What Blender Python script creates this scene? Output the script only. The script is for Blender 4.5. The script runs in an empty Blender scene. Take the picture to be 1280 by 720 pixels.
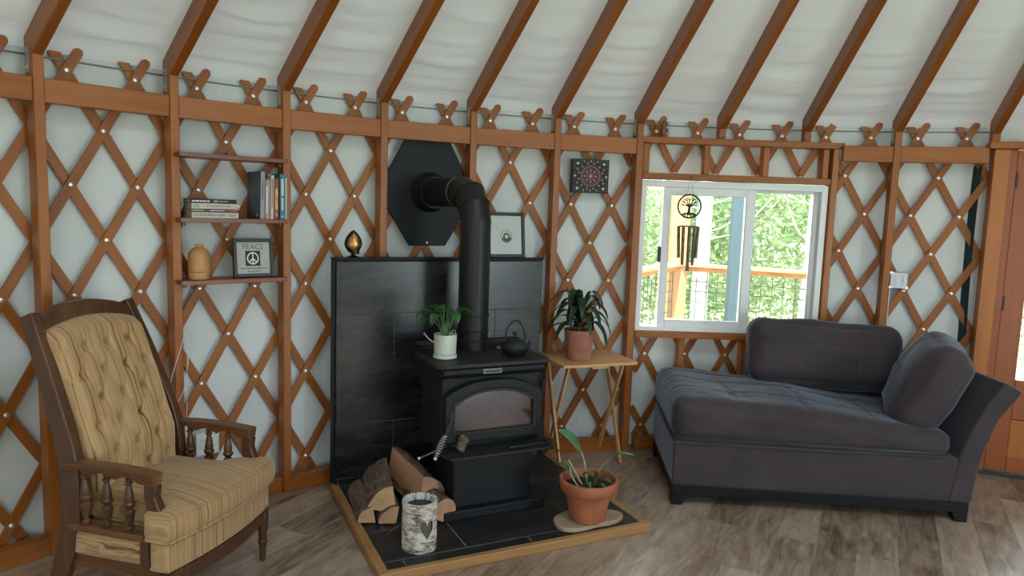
ROOF_TRANS = 0.012
import bpy, bmesh, math, random
from math import sin, cos, pi, radians, sqrt, atan2
from mathutils import Vector as V, Matrix as M, noise as NZ

random.seed(7)
SC = bpy.context.scene
COL = SC.collection
# ------------------------------------------------------------------ measured room
CX, CY, R = 1.5197, 0.19959, 4.57          # centre and lattice radius of the round room
A0, DA = 2.437851, 0.0610246               # angle of lattice crossing 0, angle step
EYE = 1.5858
ZA, DZ = 2.1163, 0.24547                   # top bolt row, row spacing


def wall(i, z=0.0, r=R):
    a = A0 - DA * i
    return V((CX + r * cos(a), CY + r * sin(a), z))


def inward(i):
    a = A0 - DA * i
    return V((-cos(a), -sin(a), 0))


# ------------------------------------------------------------------ materials
MATS = {}


def mat(name, build):
    m = bpy.data.materials.new(name)
    m.use_nodes = True
    nt = m.node_tree
    nt.nodes.clear()
    out = nt.nodes.new('ShaderNodeOutputMaterial')
    b = nt.nodes.new('ShaderNodeBsdfPrincipled')
    nt.links.new(b.outputs[0], out.inputs[0])
    build(nt, b, out)
    MATS[name] = m
    return m


def N(nt, t, **kw):
    n = nt.nodes.new(t)
    for k, v in kw.items():
        if k.startswith('i_'):
            n.inputs[k[2:].replace('_', ' ')].default_value = v
        else:
            setattr(n, k, v)
    return n


def ramp(nt, fac, stops, interp='LINEAR'):
    n = nt.nodes.new('ShaderNodeValToRGB')
    n.color_ramp.interpolation = interp
    el = n.color_ramp.elements
    while len(el) < len(stops):
        el.new(0.5)
    for e, (p, c) in zip(el, stops):
        e.position = p
        e.color = (*c, 1)
    nt.links.new(fac, n.inputs[0])
    return n.outputs[0]


def bump(nt, b, h, strength=0.2, dist=0.01):
    n = N(nt, 'ShaderNodeBump')
    n.inputs['Strength'].default_value = strength
    n.inputs['Distance'].default_value = dist
    nt.links.new(h, n.inputs['Height'])
    nt.links.new(n.outputs[0], b.inputs['Normal'])


def coords(nt, scale, kind='Object', rnd=True, rot=(0, 0, 0)):
    tc = N(nt, 'ShaderNodeTexCoord')
    mp = N(nt, 'ShaderNodeMapping')
    mp.inputs['Scale'].default_value = scale
    mp.inputs['Rotation'].default_value = rot
    nt.links.new(tc.outputs[kind], mp.inputs[0])
    if rnd:
        oi = N(nt, 'ShaderNodeObjectInfo')
        mu = N(nt, 'ShaderNodeMath', operation='MULTIPLY')
        mu.inputs[1].default_value = 37.0
        nt.links.new(oi.outputs['Random'], mu.inputs[0])
        nt.links.new(mu.outputs[0], mp.inputs['Location'])
    return mp.outputs[0]


def noise(nt, vec, scale, detail=4, rough=0.55, dist=0.0):
    n = N(nt, 'ShaderNodeTexNoise')
    n.inputs['Scale'].default_value = scale
    n.inputs['Detail'].default_value = detail
    n.inputs['Roughness'].default_value = rough
    n.inputs['Distortion'].default_value = dist
    nt.links.new(vec, n.inputs['Vector'])
    return n.outputs[0]


def plain(name, c, rough=0.5, metal=0.0, nscale=0, namp=0.15, bmp=0.0, **extra):
    def f(nt, b, out):
        b.inputs['Roughness'].default_value = rough
        b.inputs['Metallic'].default_value = metal
        b.inputs['Base Color'].default_value = (*c, 1)
        if nscale:
            v = coords(nt, (1, 1, 1))
            nz = noise(nt, v, nscale)
            lo = tuple(x * (1 - namp) for x in c)
            hi = tuple(min(1, x * (1 + namp)) for x in c)
            nt.links.new(ramp(nt, nz, [(0.3, lo), (0.7, hi)]), b.inputs['Base Color'])
            if bmp:
                bump(nt, b, nz, bmp, 0.004)
        for k, v in extra.items():
            b.inputs[k.replace('_', ' ')].default_value = v
    return mat(name, f)


def wood(name, c1, c2, c3=None, axis=2, rough=0.45, fine=26.0, kind='Object', stretch=0.06, bmp=0.15, coat=0.0):
    def f(nt, b, out):
        s = [1.0, 1.0, 1.0]
        s[axis] = stretch
        v = coords(nt, tuple(s), kind)
        n1 = noise(nt, v, fine, 5, 0.6, 0.6)
        n2 = noise(nt, v, fine * 0.22, 3, 0.5, 0.3)
        mix = N(nt, 'ShaderNodeMath', operation='MULTIPLY_ADD')
        mix.inputs[1].default_value = 0.5
        nt.links.new(n1, mix.inputs[0])
        m2 = N(nt, 'ShaderNodeMath', operation='MULTIPLY')
        m2.inputs[1].default_value = 0.5
        nt.links.new(n2, m2.inputs[0])
        nt.links.new(m2.outputs[0], mix.inputs[2])
        st = [(0.32, c1), (0.52, c2), (0.72, c3 or tuple(min(1, x * 1.25) for x in c2))]
        nt.links.new(ramp(nt, mix.outputs[0], st), b.inputs['Base Color'])
        b.inputs['Roughness'].default_value = rough
        b.inputs['Coat Weight'].default_value = coat
        b.inputs['Coat Roughness'].default_value = 0.25
        bump(nt, b, n1, bmp, 0.003)
    return mat(name, f)


FIR = wood('fir_wood', (0.2535, 0.0708, 0.0086), (0.3651, 0.1111, 0.0138), (0.4462, 0.1489, 0.0208), rough=0.42)
LATTICE = wood('lattice_wood', (0.2382, 0.0692, 0.0089), (0.3346, 0.1031, 0.0135), (0.4056, 0.1328, 0.0189), axis=0, kind='UV', rough=0.5)
RAFTER = wood('rafter_wood', (0.2231, 0.0659, 0.0080), (0.3144, 0.0950, 0.0110), (0.4056, 0.1368, 0.0183), rough=0.4)
SHELFWOOD = wood('shelf_wood', (0.12, 0.028, 0.011), (0.21, 0.055, 0.02), (0.28, 0.085, 0.03), axis=0, rough=0.35)
WALNUT = wood('walnut', (0.0486, 0.0190, 0.0085), (0.0918, 0.0381, 0.0163), (0.1620, 0.0714, 0.0310), rough=0.36, fine=34)
WALNUTX = wood('walnut_along', (0.0716, 0.0274, 0.0116), (0.1590, 0.0631, 0.0244), (0.2862, 0.1235, 0.0510), axis=0, rough=0.36, fine=34)
PINE = wood('pine', (0.5461, 0.2695, 0.1000), (0.7123, 0.3881, 0.1618), (0.8073, 0.4743, 0.2190), axis=0, rough=0.4, fine=18)
PINEZ = wood('pine_leg', (0.5364, 0.2646, 0.0982), (0.6763, 0.3599, 0.1496), (0.7696, 0.4445, 0.2057), axis=2, rough=0.4, fine=22)
OAKEDGE = wood('oak_edging', (0.2544, 0.1225, 0.0408), (0.3604, 0.1862, 0.0680), (0.4452, 0.2450, 0.0978), axis=0, rough=0.42)
DOORWOOD = wood('door_wood', (0.2383, 0.0522, 0.0102), (0.3212, 0.0753, 0.0153), (0.3834, 0.0999, 0.0223), rough=0.35, fine=18)
POSTWOOD = wood('post_wood', (0.3748, 0.1142, 0.0169), (0.4850, 0.1563, 0.0245), (0.5512, 0.1943, 0.0335), rough=0.38)
LOGCUT = wood('split_wood', (0.4500, 0.2484, 0.1140), (0.5760, 0.3588, 0.1900), (0.6480, 0.4416, 0.2565), axis=0, rough=0.75, fine=24, stretch=0.1, bmp=0.5)
LOGRED = wood('split_wood_red', (0.3600, 0.1710, 0.0945), (0.4950, 0.2660, 0.1575), (0.5760, 0.3610, 0.2310), axis=0, rough=0.75, fine=24, stretch=0.1, bmp=0.5)
DECKWOOD = wood('deck_wood', (0.30, 0.16, 0.075), (0.42, 0.24, 0.12), (0.49, 0.30, 0.16), axis=0, rough=0.6)
DECKPOST = wood('deck_post_wood', (0.28, 0.15, 0.07), (0.38, 0.22, 0.11), (0.45, 0.28, 0.15), axis=2, rough=0.6)
VASEWOOD = wood('bamboo', (0.42, 0.19, 0.055), (0.52, 0.26, 0.085), (0.56, 0.30, 0.11), axis=2, rough=0.4, fine=14)
SLABWOOD = wood('slab_wood', (0.2880, 0.1920, 0.1170), (0.4160, 0.3040, 0.2028), (0.4800, 0.3680, 0.2574), axis=0, rough=0.6, fine=10, stretch=0.3)
CARVED = wood('carved_wood', (0.10, 0.035, 0.014), (0.19, 0.07, 0.028), rough=0.45)


def f_bark(nt, b, out):
    v = coords(nt, (0.5, 1, 1))
    n1 = noise(nt, v, 38, 6, 0.7, 0.5)
    nt.links.new(ramp(nt, n1, [(0.3, (0.035, 0.022, 0.014)), (0.55, (0.17, 0.11, 0.075)), (0.75, (0.32, 0.23, 0.17))]), b.inputs['Base Color'])
    b.inputs['Roughness'].default_value = 0.9
    bump(nt, b, n1, 1.0, 0.012)


BARK = mat('bark', f_bark)


def f_birch(nt, b, out):
    v = coords(nt, (1, 1, 3.2))
    n1 = noise(nt, v, 22, 6, 0.65, 0.4)
    v2 = coords(nt, (1, 1, 1))
    n2 = noise(nt, v2, 9, 4, 0.6, 0.3)
    a = N(nt, 'ShaderNodeMath', operation='MULTIPLY_ADD')
    a.inputs[1].default_value = 0.6
    nt.links.new(n1, a.inputs[0])
    m = N(nt, 'ShaderNodeMath', operation='MULTIPLY')
    m.inputs[1].default_value = 0.42
    nt.links.new(n2, m.inputs[0])
    nt.links.new(m.outputs[0], a.inputs[2])
    nt.links.new(ramp(nt, a.outputs[0], [(0.39, (0.06, 0.045, 0.035)), (0.46, (0.30, 0.24, 0.19)), (0.53, (0.62, 0.56, 0.49)), (0.7, (0.76, 0.72, 0.66))]), b.inputs['Base Color'])
    b.inputs['Roughness'].default_value = 0.8
    bump(nt, b, n1, 0.6, 0.006)


BIRCH = mat('birch_bark', f_birch)


def f_fabricwall(nt, b, out):
    v = coords(nt, (1, 1, 1), rnd=False)
    n1 = noise(nt, v, 3.0, 4)
    nt.links.new(ramp(nt, n1, [(0.3, (0.68, 0.715, 0.705)), (0.7, (0.745, 0.78, 0.77))]), b.inputs['Base Color'])
    b.inputs['Roughness'].default_value = 0.85
    v2 = coords(nt, (1, 1, 0.12), rnd=False)
    n2 = noise(nt, v2, 7.0, 3)
    bump(nt, b, n2, 0.22, 0.05)


WALLFAB = mat('wall_liner_fabric', f_fabricwall)


def f_ceil(nt, b, out):
    b.inputs['Base Color'].default_value = (0.745, 0.785, 0.79, 1)
    b.inputs['Roughness'].default_value = 0.8
    t = N(nt, 'ShaderNodeBsdfTranslucent')
    t.inputs[0].default_value = (0.78, 0.80, 0.80, 1)
    mx = N(nt, 'ShaderNodeMixShader')
    mx.inputs[0].default_value = ROOF_TRANS
    nt.links.new(b.outputs[0], mx.inputs[1])
    nt.links.new(t.outputs[0], mx.inputs[2])
    nt.links.new(mx.outputs[0], out.inputs[0])
    v = coords(nt, (1, 1, 1), rnd=False)
    n2 = noise(nt, v, 2.2, 3, 0.5, 0.6)
    bump(nt, b, n2, 0.12, 0.06)


CEILFAB = mat('ceiling_liner_fabric', f_ceil)


def f_floor(nt, b, out):
    ang = radians(62.5)
    v = coords(nt, (1, 1, 1), rnd=False, rot=(0, 0, -ang))
    br = N(nt, 'ShaderNodeTexBrick')
    br.offset = 0.37
    br.inputs['Color1'].default_value = (0, 0, 0, 1)
    br.inputs['Color2'].default_value = (1, 1, 1, 1)
    br.inputs['Mortar'].default_value = (0.35, 0.35, 0.35, 1)
    br.inputs['Scale'].default_value = 1.0
    br.inputs['Mortar Size'].default_value = 0.0012
    br.inputs['Brick Width'].default_value = 1.22
    br.inputs['Row Height'].default_value = 0.18
    nt.links.new(v, br.inputs['Vector'])
    # grain, shifted per plank
    sh = N(nt, 'ShaderNodeVectorMath', operation='MULTIPLY_ADD')
    sh.inputs[1].default_value = (9, 5, 3)
    nt.links.new(br.outputs['Color'], sh.inputs[0])
    nt.links.new(v, sh.inputs[2])
    mp = N(nt, 'ShaderNodeMapping')
    mp.inputs['Scale'].default_value = (0.16, 1, 1)
    nt.links.new(sh.outputs[0], mp.inputs[0])
    g = noise(nt, mp.outputs[0], 26, 6, 0.62, 1.1)
    mp2 = N(nt, 'ShaderNodeMapping')
    mp2.inputs['Scale'].default_value = (0.35, 1, 1)
    nt.links.new(sh.outputs[0], mp2.inputs[0])
    g2 = noise(nt, mp2.outputs[0], 6.5, 4, 0.6, 1.6)
    sep = N(nt, 'ShaderNodeSeparateColor')
    nt.links.new(br.outputs['Color'], sep.inputs[0])
    a = N(nt, 'ShaderNodeMath', operation='MULTIPLY_ADD')
    a.inputs[1].default_value = 0.26
    nt.links.new(sep.outputs[0], a.inputs[0])
    m1 = N(nt, 'ShaderNodeMath', operation='MULTIPLY_ADD')
    m1.inputs[1].default_value = 0.62
    nt.links.new(g, m1.inputs[0])
    m2 = N(nt, 'ShaderNodeMath', operation='MULTIPLY')
    m2.inputs[1].default_value = 0.62
    nt.links.new(g2, m2.inputs[0])
    nt.links.new(m2.outputs[0], m1.inputs[2])
    nt.links.new(m1.outputs[0], a.inputs[2])
    nt.links.new(ramp(nt, a.outputs[0], [(0.50, (0.1048, 0.0672, 0.0473)), (0.66, (0.2494, 0.1748, 0.1266)), (0.82, (0.3790, 0.2833, 0.2126)), (1.0, (0.4987, 0.3986, 0.3119))]), b.inputs['Base Color'])
    b.inputs['Roughness'].default_value = 0.29
    b.inputs['Specular IOR Level'].default_value = 0.5
    bump(nt, b, g, 0.12, 0.003)


FLOOR = mat('vinyl_plank_floor', f_floor)


def tile(name, axes, grout, w=0.61, h=0.305, off=(0, 0), rough=0.3, k=1.0, spec=0.5):
    def f(nt, b, out):
        tc = N(nt, 'ShaderNodeTexCoord')
        sp = N(nt, 'ShaderNodeSeparateXYZ')
        cb = N(nt, 'ShaderNodeCombineXYZ')
        nt.links.new(tc.outputs['Object'], sp.inputs[0])
        for k, ax in enumerate(axes):
            ad = N(nt, 'ShaderNodeMath', operation='ADD')
            ad.inputs[1].default_value = off[k]
            nt.links.new(sp.outputs[ax], ad.inputs[0])
            nt.links.new(ad.outputs[0], cb.inputs[k])
        br = N(nt, 'ShaderNodeTexBrick')
        br.inputs['Color1'].default_value = (0, 0, 0, 1)
        br.inputs['Color2'].default_value = (1, 1, 1, 1)
        br.inputs['Scale'].default_value = 1.0
        br.inputs['Mortar Size'].default_value = 0.003
        br.inputs['Brick Width'].default_value = w
        br.inputs['Row Height'].default_value = h
        nt.links.new(cb.outputs[0], br.inputs['Vector'])
        mp = N(nt, 'ShaderNodeMapping')
        mp.inputs['Scale'].default_value = (0.45, 1.6, 1)
        nt.links.new(cb.outputs[0], mp.inputs[0])
        n1 = noise(nt, mp.outputs[0], 6, 7, 0.60, 0.25)
        col = ramp(nt, n1, [(0.3, (0.0075 * k, 0.0078 * k, 0.0095 * k)), (0.52, (0.016 * k, 0.016 * k, 0.0185 * k)), (0.75, (0.031 * k, 0.0305 * k, 0.033 * k))])
        mx = N(nt, 'ShaderNodeMix', data_type='RGBA')
        nt.links.new(br.outputs['Fac'], mx.inputs['Factor'])
        nt.links.new(col, mx.inputs['A'])
        mx.inputs['B'].default_value = (*grout, 1)
        nt.links.new(mx.outputs['Result'], b.inputs['Base Color'])
        rr = N(nt, 'ShaderNodeMath', operation='MULTIPLY_ADD')
        rr.inputs[1].default_value = 0.18
        rr.inputs[2].default_value = rough - 0.09
        nt.links.new(n1, rr.inputs[0])
        r2 = N(nt, 'ShaderNodeMath', operation='MULTIPLY_ADD')
        r2.inputs[1].default_value = 0.6
        nt.links.new(br.outputs['Fac'], r2.inputs[0])
        nt.links.new(rr.outputs[0], r2.inputs[2])
        nt.links.new(r2.outputs[0], b.inputs['Roughness'])
        hm = N(nt, 'ShaderNodeMath', operation='MULTIPLY_ADD')
        hm.inputs[1].default_value = -1.5
        nt.links.new(br.outputs['Fac'], hm.inputs[0])
        nh = N(nt, 'ShaderNodeMath', operation='MULTIPLY')
        nh.inputs[1].default_value = 0.4
        nt.links.new(n1, nh.inputs[0])
        nt.links.new(nh.outputs[0], hm.inputs[2])
        bump(nt, b, hm.outputs[0], 0.05, 0.004)
        b.inputs['Specular IOR Level'].default_value = spec
    return mat(name, f)


TILEW = tile('slate_tile_wall', (0, 2), (0.055, 0.053, 0.055), off=(0.29, -0.04 + 0.31), rough=0.27, k=1.1)
TILEF = tile('slate_tile_floor', (0, 1), (0.14, 0.142, 0.15), off=(0.2, 0.06), rough=0.46, k=0.95, spec=0.4)


def stripes(name, axis, sc=55.0, wob=1.2, along=1.1, soft=False):
    def f(nt, b, out):
        s = [along] * 3
        s[axis] = sc
        v = coords(nt, tuple(s), rnd=False)
        wv = coords(nt, (1, 1, 1), rnd=False)
        nw = noise(nt, wv, 6, 2)
        ad = N(nt, 'ShaderNodeVectorMath', operation='MULTIPLY_ADD')
        ad.inputs[1].default_value = (wob, wob, wob)
        nt.links.new(nw, ad.inputs[0])
        nt.links.new(v, ad.inputs[2])
        n1 = noise(nt, ad.outputs[0], 1.0, 3, 0.7)
        soft_stops = [(0.33, (0.1664, 0.0651, 0.0182)), (0.405, (0.3120, 0.1535, 0.0502)), (0.46, (0.4576, 0.2790, 0.1178)), (0.53, (0.5096, 0.3301, 0.1558)), (0.595, (0.3744, 0.2000, 0.0699)), (0.67, (0.5304, 0.3674, 0.1862))]
        nt.links.new(ramp(nt, n1, soft_stops if soft else [(0.34, (0.0884, 0.0316, 0.0091)), (0.41, (0.2288, 0.1004, 0.0289)), (0.46, (0.4368, 0.2604, 0.1064)), (0.53, (0.4992, 0.3208, 0.1482)), (0.58, (0.2808, 0.1348, 0.0418)), (0.66, (0.5408, 0.3720, 0.1900))]), b.inputs['Base Color'])
        b.inputs['Roughness'].default_value = 0.7
        b.inputs['Sheen Weight'].default_value = 0.25
        bump(nt, b, n1, 0.25, 0.004)
    return mat(name, f)


STRIPE = stripes('striped_velvet', 1, 150.0, 0.35, 0.25)
STRIPEBACK = stripes('striped_velvet_back', 1, 60.0, 0.55, 0.4, True)
STRIPEZ = stripes('striped_velvet_side', 2, 42.0)


def f_sofa(nt, b, out):
    v = coords(nt, (1, 1, 1))
    n1 = noise(nt, v, 5, 4)
    nt.links.new(ramp(nt, n1, [(0.3, (0.031, 0.0215, 0.024)), (0.7, (0.049, 0.035, 0.039))]), b.inputs['Base Color'])
    b.inputs['Roughness'].default_value = 0.8
    b.inputs['Sheen Weight'].default_value = 0.5
    b.inputs['Sheen Roughness'].default_value = 0.33
    b.inputs['Sheen Tint'].default_value = (0.66, 0.78, 1.0, 1)
    n2 = noise(nt, v, 260, 2)
    n3 = noise(nt, v, 9, 3, 0.5, 1.2)
    ad = N(nt, 'ShaderNodeMath', operation='MULTIPLY_ADD')
    ad.inputs[1].default_value = 4.0
    nt.links.new(n3, ad.inputs[0])
    nt.links.new(n2, ad.inputs[2])
    bump(nt, b, ad.outputs[0], 0.25, 0.006)


SOFA = mat('slate_microsuede', f_sofa)
SOFALEG = plain('black_lacquer', (0.005, 0.005, 0.006), 0.5, 0.0, 0, 0.15, 0.0, Specular_IOR_Level=0.25)
IRON = plain('stove_iron', (0.0085, 0.009, 0.011), 0.55, 0.0, 90, 0.2, 0.12, Specular_IOR_Level=0.32)
IRONTOP = plain('stove_top_iron', (0.018, 0.018, 0.018), 0.55, 0.0, 40, 0.25, 0.1, Specular_IOR_Level=0.35)
PIPEBLK = plain('pipe_black', (0.011, 0.0105, 0.010), 0.42, 0.0, 20, 0.15, 0.0, Specular_IOR_Level=0.35)
PLATEBLK = plain('plate_black', (0.006, 0.0065, 0.009), 0.5, 0.0, 12, 0.2, 0.0, Specular_IOR_Level=0.28)
KETTLE = plain('cast_iron', (0.010, 0.011, 0.012), 0.55, 0.0, 120, 0.3, 0.4, Specular_IOR_Level=0.35)
STEEL = plain('bright_steel', (0.62, 0.62, 0.62), 0.28, 1.0)
GALV = plain('galvanised', (0.42, 0.42, 0.40), 0.45, 0.9, 30, 0.15)
BOLT = plain('bolt_zinc', (0.82, 0.80, 0.76), 0.3, 0.75)
CABLE = plain('cable_steel', (0.20, 0.21, 0.21), 0.4, 0.8)
HINGE = plain('dark_hinge', (0.05, 0.045, 0.045), 0.45, 0.5)
BLACKFRAME = plain('black_frame', (0.010, 0.010, 0.011), 0.38)
WHITEFRAME = plain('white_vinyl', (0.86, 0.88, 0.88), 0.4)
CORDW = plain('white_plastic', (0.72, 0.71, 0.68), 0.45)
MATPAPER = plain('mat_paper', (0.84, 0.80, 0.79), 0.7)
GREYPAPER = plain('grey_paper', (0.47, 0.46, 0.43), 0.7, 0, 60, 0.06)
INK = plain('ink', (0.015, 0.015, 0.016), 0.6)
INKGREY = plain('grey_ink', (0.11, 0.11, 0.10), 0.6)
WHITEINK = plain('white_ink', (0.80, 0.80, 0.78), 0.6)
PAGES = plain('book_pages', (0.36, 0.30, 0.22), 0.8, 0, 90, 0.2)
TERRA = plain('terracotta', (0.36, 0.115, 0.052), 0.7, 0, 14, 0.18, 0.15)
TERRAOLD = plain('weathered_terracotta', (0.40, 0.165, 0.11), 0.75, 0, 9, 0.34, 0.15)
WHITEPOT = plain('pale_glazed_pot', (0.60, 0.64, 0.55), 0.35)
SOIL = plain('soil', (0.030, 0.020, 0.014), 0.95, 0, 70, 0.6, 0.8)
BRASSDARK = plain('dark_bronze', (0.012, 0.010, 0.008), 0.3, 0.3)
CHIME = plain('bronze_tube', (0.15, 0.10, 0.045), 0.38, 0.35, 14, 0.45)
CHIMEDISC = plain('chime_disc', (0.035, 0.026, 0.014), 0.5, 0.3)
TEAL = plain('dark_teal_edge', (0.008, 0.030, 0.034), 0.7)
BLUEPOST = plain('pale_blue_paint', (0.05, 0.083, 0.10), 0.8)
WIRE = plain('fence_wire', (0.10, 0.105, 0.10), 0.6, 0.3)
GROUND = plain('forest_floor', (0.16, 0.20, 0.07), 0.95, 0, 3, 0.4)
CONCRETE = plain('clay_planter', (0.35, 0.27, 0.20), 0.8, 0, 8, 0.2)
CUPTEAL = plain('teal_cup', (0.05, 0.30, 0.30), 0.4)
CANDLEGLASS = plain('grey_liner_glass', (0.10, 0.10, 0.095), 0.2)
LINERWHITE = plain('white_liner', (0.72, 0.72, 0.70), 0.4)


def f_bronze(nt, b, out):
    v = coords(nt, (1, 1, 1))
    n1 = noise(nt, v, 30, 4)
    nt.links.new(ramp(nt, n1, [(0.3, (0.42, 0.20, 0.055)), (0.7, (0.75, 0.46, 0.17))]), b.inputs['Base Color'])
    b.inputs['Metallic'].default_value = 0.85
    b.inputs['Roughness'].default_value = 0.3


GOLD = mat('gold_leaf', f_bronze)


def f_leaf(c1, c2, trans=0.25):
    def f(nt, b, out):
        v = coords(nt, (1, 1, 1))
        n1 = noise(nt, v, 14, 3)
        col = ramp(nt, n1, [(0.3, c1), (0.7, c2)])
        nt.links.new(col, b.inputs['Base Color'])
        b.inputs['Roughness'].default_value = 0.42
        t = N(nt, 'ShaderNodeBsdfTranslucent')
        nt.links.new(col, t.inputs[0])
        mx = N(nt, 'ShaderNodeMixShader')
        mx.inputs[0].default_value = trans
        nt.links.new(b.outputs[0], mx.inputs[1])
        nt.links.new(t.outputs[0], mx.inputs[2])
        nt.links.new(mx.outputs[0], out.inputs[0])
    return f


LEAFDARK = mat('dark_leaf', f_leaf((0.006, 0.022, 0.010), (0.022, 0.065, 0.024), 0.12))
LEAFMID = mat('mid_leaf', f_leaf((0.018, 0.085, 0.016), (0.05, 0.17, 0.035), 0.2))
LEAFBULB = mat('bulb_leaf', f_leaf((0.05, 0.15, 0.055), (0.12, 0.29, 0.12), 0.2))
STEM = plain('stem_green', (0.12, 0.20, 0.06), 0.5)
STEMPALE = plain('stem_pale', (0.42, 0.46, 0.30), 0.5)
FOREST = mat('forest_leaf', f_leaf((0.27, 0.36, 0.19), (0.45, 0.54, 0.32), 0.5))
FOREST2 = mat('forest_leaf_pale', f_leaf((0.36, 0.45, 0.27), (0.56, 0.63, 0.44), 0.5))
TRUNK = plain('birch_trunk', (0.40, 0.41, 0.41), 0.85, 0, 9, 0.45)
TRUNKB = plain('brown_trunk', (0.26, 0.21, 0.16), 0.9, 0, 8, 0.3)


def f_glass(nt, b, out):
    tr = N(nt, 'ShaderNodeBsdfTransparent')
    tr.inputs[0].default_value = (0.96, 0.98, 0.97, 1)
    gl = N(nt, 'ShaderNodeBsdfGlossy')
    gl.inputs['Roughness'].default_value = 0.02
    fr = N(nt, 'ShaderNodeFresnel')
    fr.inputs[0].default_value = 1.45
    mx = N(nt, 'ShaderNodeMixShader')
    nt.links.new(fr.outputs[0], mx.inputs[0])
    nt.links.new(tr.outputs[0], mx.inputs[1])
    nt.links.new(gl.outputs[0], mx.inputs[2])
    nt.links.new(mx.outputs[0], out.inputs[0])


GLASS = mat('clear_glass', f_glass)


def f_stoveglass(nt, b, out):
    v = coords(nt, (1, 1, 1))
    n1 = noise(nt, v, 8, 4, 0.6, 0.5)
    nt.links.new(ramp(nt, n1, [(0.3, (0.022, 0.010, 0.007)), (0.7, (0.075, 0.036, 0.024))]), b.inputs['Base Color'])
    b.inputs['Roughness'].default_value = 0.22
    b.inputs['Coat Weight'].default_value = 0.75
    b.inputs['Coat Roughness'].default_value = 0.07
    b.inputs['Specular IOR Level'].default_value = 0.1


STOVEGLASS = mat('sooty_glass', f_stoveglass)


# ------------------------------------------------------------------ mesh helpers
def bm_new():
    return bmesh.new()


def link(o, parent=None):
    COL.objects.link(o)
    if parent is not None:
        o.parent = parent
    return o


def obj(name, bm, m, parent=None, smooth=True, bevel=0.0, seg=2, sub=0, matrix=None, sharp=38, mats=None):
    me = bpy.data.meshes.new(name)
    bmesh.ops.recalc_face_normals(bm, faces=bm.faces[:])
    bm.to_mesh(me)
    bm.free()
    for mm in (mats or [m]):
        me.materials.append(mm)
    if smooth:
        for p in me.polygons:
            p.use_smooth = True
        me.set_sharp_from_angle(angle=radians(sharp))
    o = bpy.data.objects.new(name, me)
    link(o, parent)
    if matrix is not None:
        o.matrix_local = matrix
    if bevel:
        md = o.modifiers.new('edge', 'BEVEL')
        md.width = bevel
        md.segments = seg
        md.limit_method = 'ANGLE'
        md.angle_limit = radians(40)
        md.harden_normals = False
    if sub:
        md = o.modifiers.new('round', 'SUBSURF')
        md.levels = md.render_levels = sub
    return o


def tag(o, label=None, cat=None, group=None, kind=None):
    if label:
        o['label'] = label
    if cat:
        o['category'] = cat
    if group:
        o['group'] = group
    if kind:
        o['kind'] = kind
    return o


def thing(name, label, cat, loc=(0, 0, 0), rz=0.0, group=None):
    o = bpy.data.objects.new(name, None)
    o.empty_display_size = 0.05
    link(o)
    o.location = loc
    o.rotation_euler = (0, 0, rz)
    return tag(o, label, cat, group)


def struct(name, loc=(0, 0, 0), rz=0.0):
    o = bpy.data.objects.new(name, None)
    o.empty_display_size = 0.05
    link(o)
    o.location = loc
    o.rotation_euler = (0, 0, rz)
    o['kind'] = 'structure'
    return o


def box(bm, x0, x1, y0, y1, z0, z1, mx=None):
    vs = [bm.verts.new(p) for p in ((x0, y0, z0), (x1, y0, z0), (x1, y1, z0), (x0, y1, z0), (x0, y0, z1), (x1, y0, z1), (x1, y1, z1), (x0, y1, z1))]
    if mx is not None:
        for v in vs:
            v.co = mx @ v.co
    for f in ((0, 3, 2, 1), (4, 5, 6, 7), (0, 1, 5, 4), (1, 2, 6, 5), (2, 3, 7, 6), (3, 0, 4, 7)):
        bm.faces.new([vs[i] for i in f])
    return vs


def axis_matrix(p0, p1, up):
    """local z along p0->p1, local y near 'up'"""
    p0, p1 = V(p0), V(p1)
    z = (p1 - p0).normalized()
    x = V(up).cross(z).normalized()
    y = z.cross(x)
    m = M((x, y, z)).transposed().to_4x4()
    m.translation = p0
    return m


def beam(name, p0, p1, w, d, up, m, parent=None, bevel=0.003, off=(0, 0)):
    L = (V(p1) - V(p0)).length
    bm = bm_new()
    box(bm, -w / 2 + off[0], w / 2 + off[0], -d / 2 + off[1], d / 2 + off[1], 0, L)
    return obj(name, bm, m, parent, bevel=bevel, seg=1, matrix=axis_matrix(p0, p1, up))


def prism(bm, pts, h, plane='xy', z0=0.0):
    """extrude a closed 2D outline; plane says which axes the 2D points use"""
    def P(p, k):
        a, b = p
        return {'xy': (a, b, k), 'xz': (a, k, b), 'yz': (k, a, b)}[plane]
    lo = [bm.verts.new(P(p, z0)) for p in pts]
    hi = [bm.verts.new(P(p, z0 + h)) for p in pts]
    n = len(pts)
    bm.faces.new(lo[::-1])
    bm.faces.new(hi)
    for i in range(n):
        bm.faces.new((lo[i], lo[(i + 1) % n], hi[(i + 1) % n], hi[i]))


def lathe(bm, prof, segs=32, c=(0, 0, 0), cap0=True, cap1=True, mx=None):
    rings = []
    for r, z in prof:
        if r < 1e-6:
            v = bm.verts.new((c[0], c[1], c[2] + z))
            rings.append([v])
        else:
            rings.append([bm.verts.new((c[0] + r * cos(2 * pi * k / segs), c[1] + r * sin(2 * pi * k / segs), c[2] + z)) for k in range(segs)])
    if mx is not None:
        for ring in rings:
            for v in ring:
                v.co = mx @ v.co
    for a, b in zip(rings, rings[1:]):
        for k in range(segs):
            k2 = (k + 1) % segs
            if len(a) == 1 and len(b) == 1:
                continue
            if len(a) == 1:
                bm.faces.new((a[0], b[k2], b[k]))
            elif len(b) == 1:
                bm.faces.new((a[k], a[k2], b[0]))
            else:
                bm.faces.new((a[k], a[k2], b[k2], b[k]))
    if cap0 and len(rings[0]) > 2:
        bm.faces.new(rings[0][::-1])
    if cap1 and len(rings[-1]) > 2:
        bm.faces.new(rings[-1])


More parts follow.
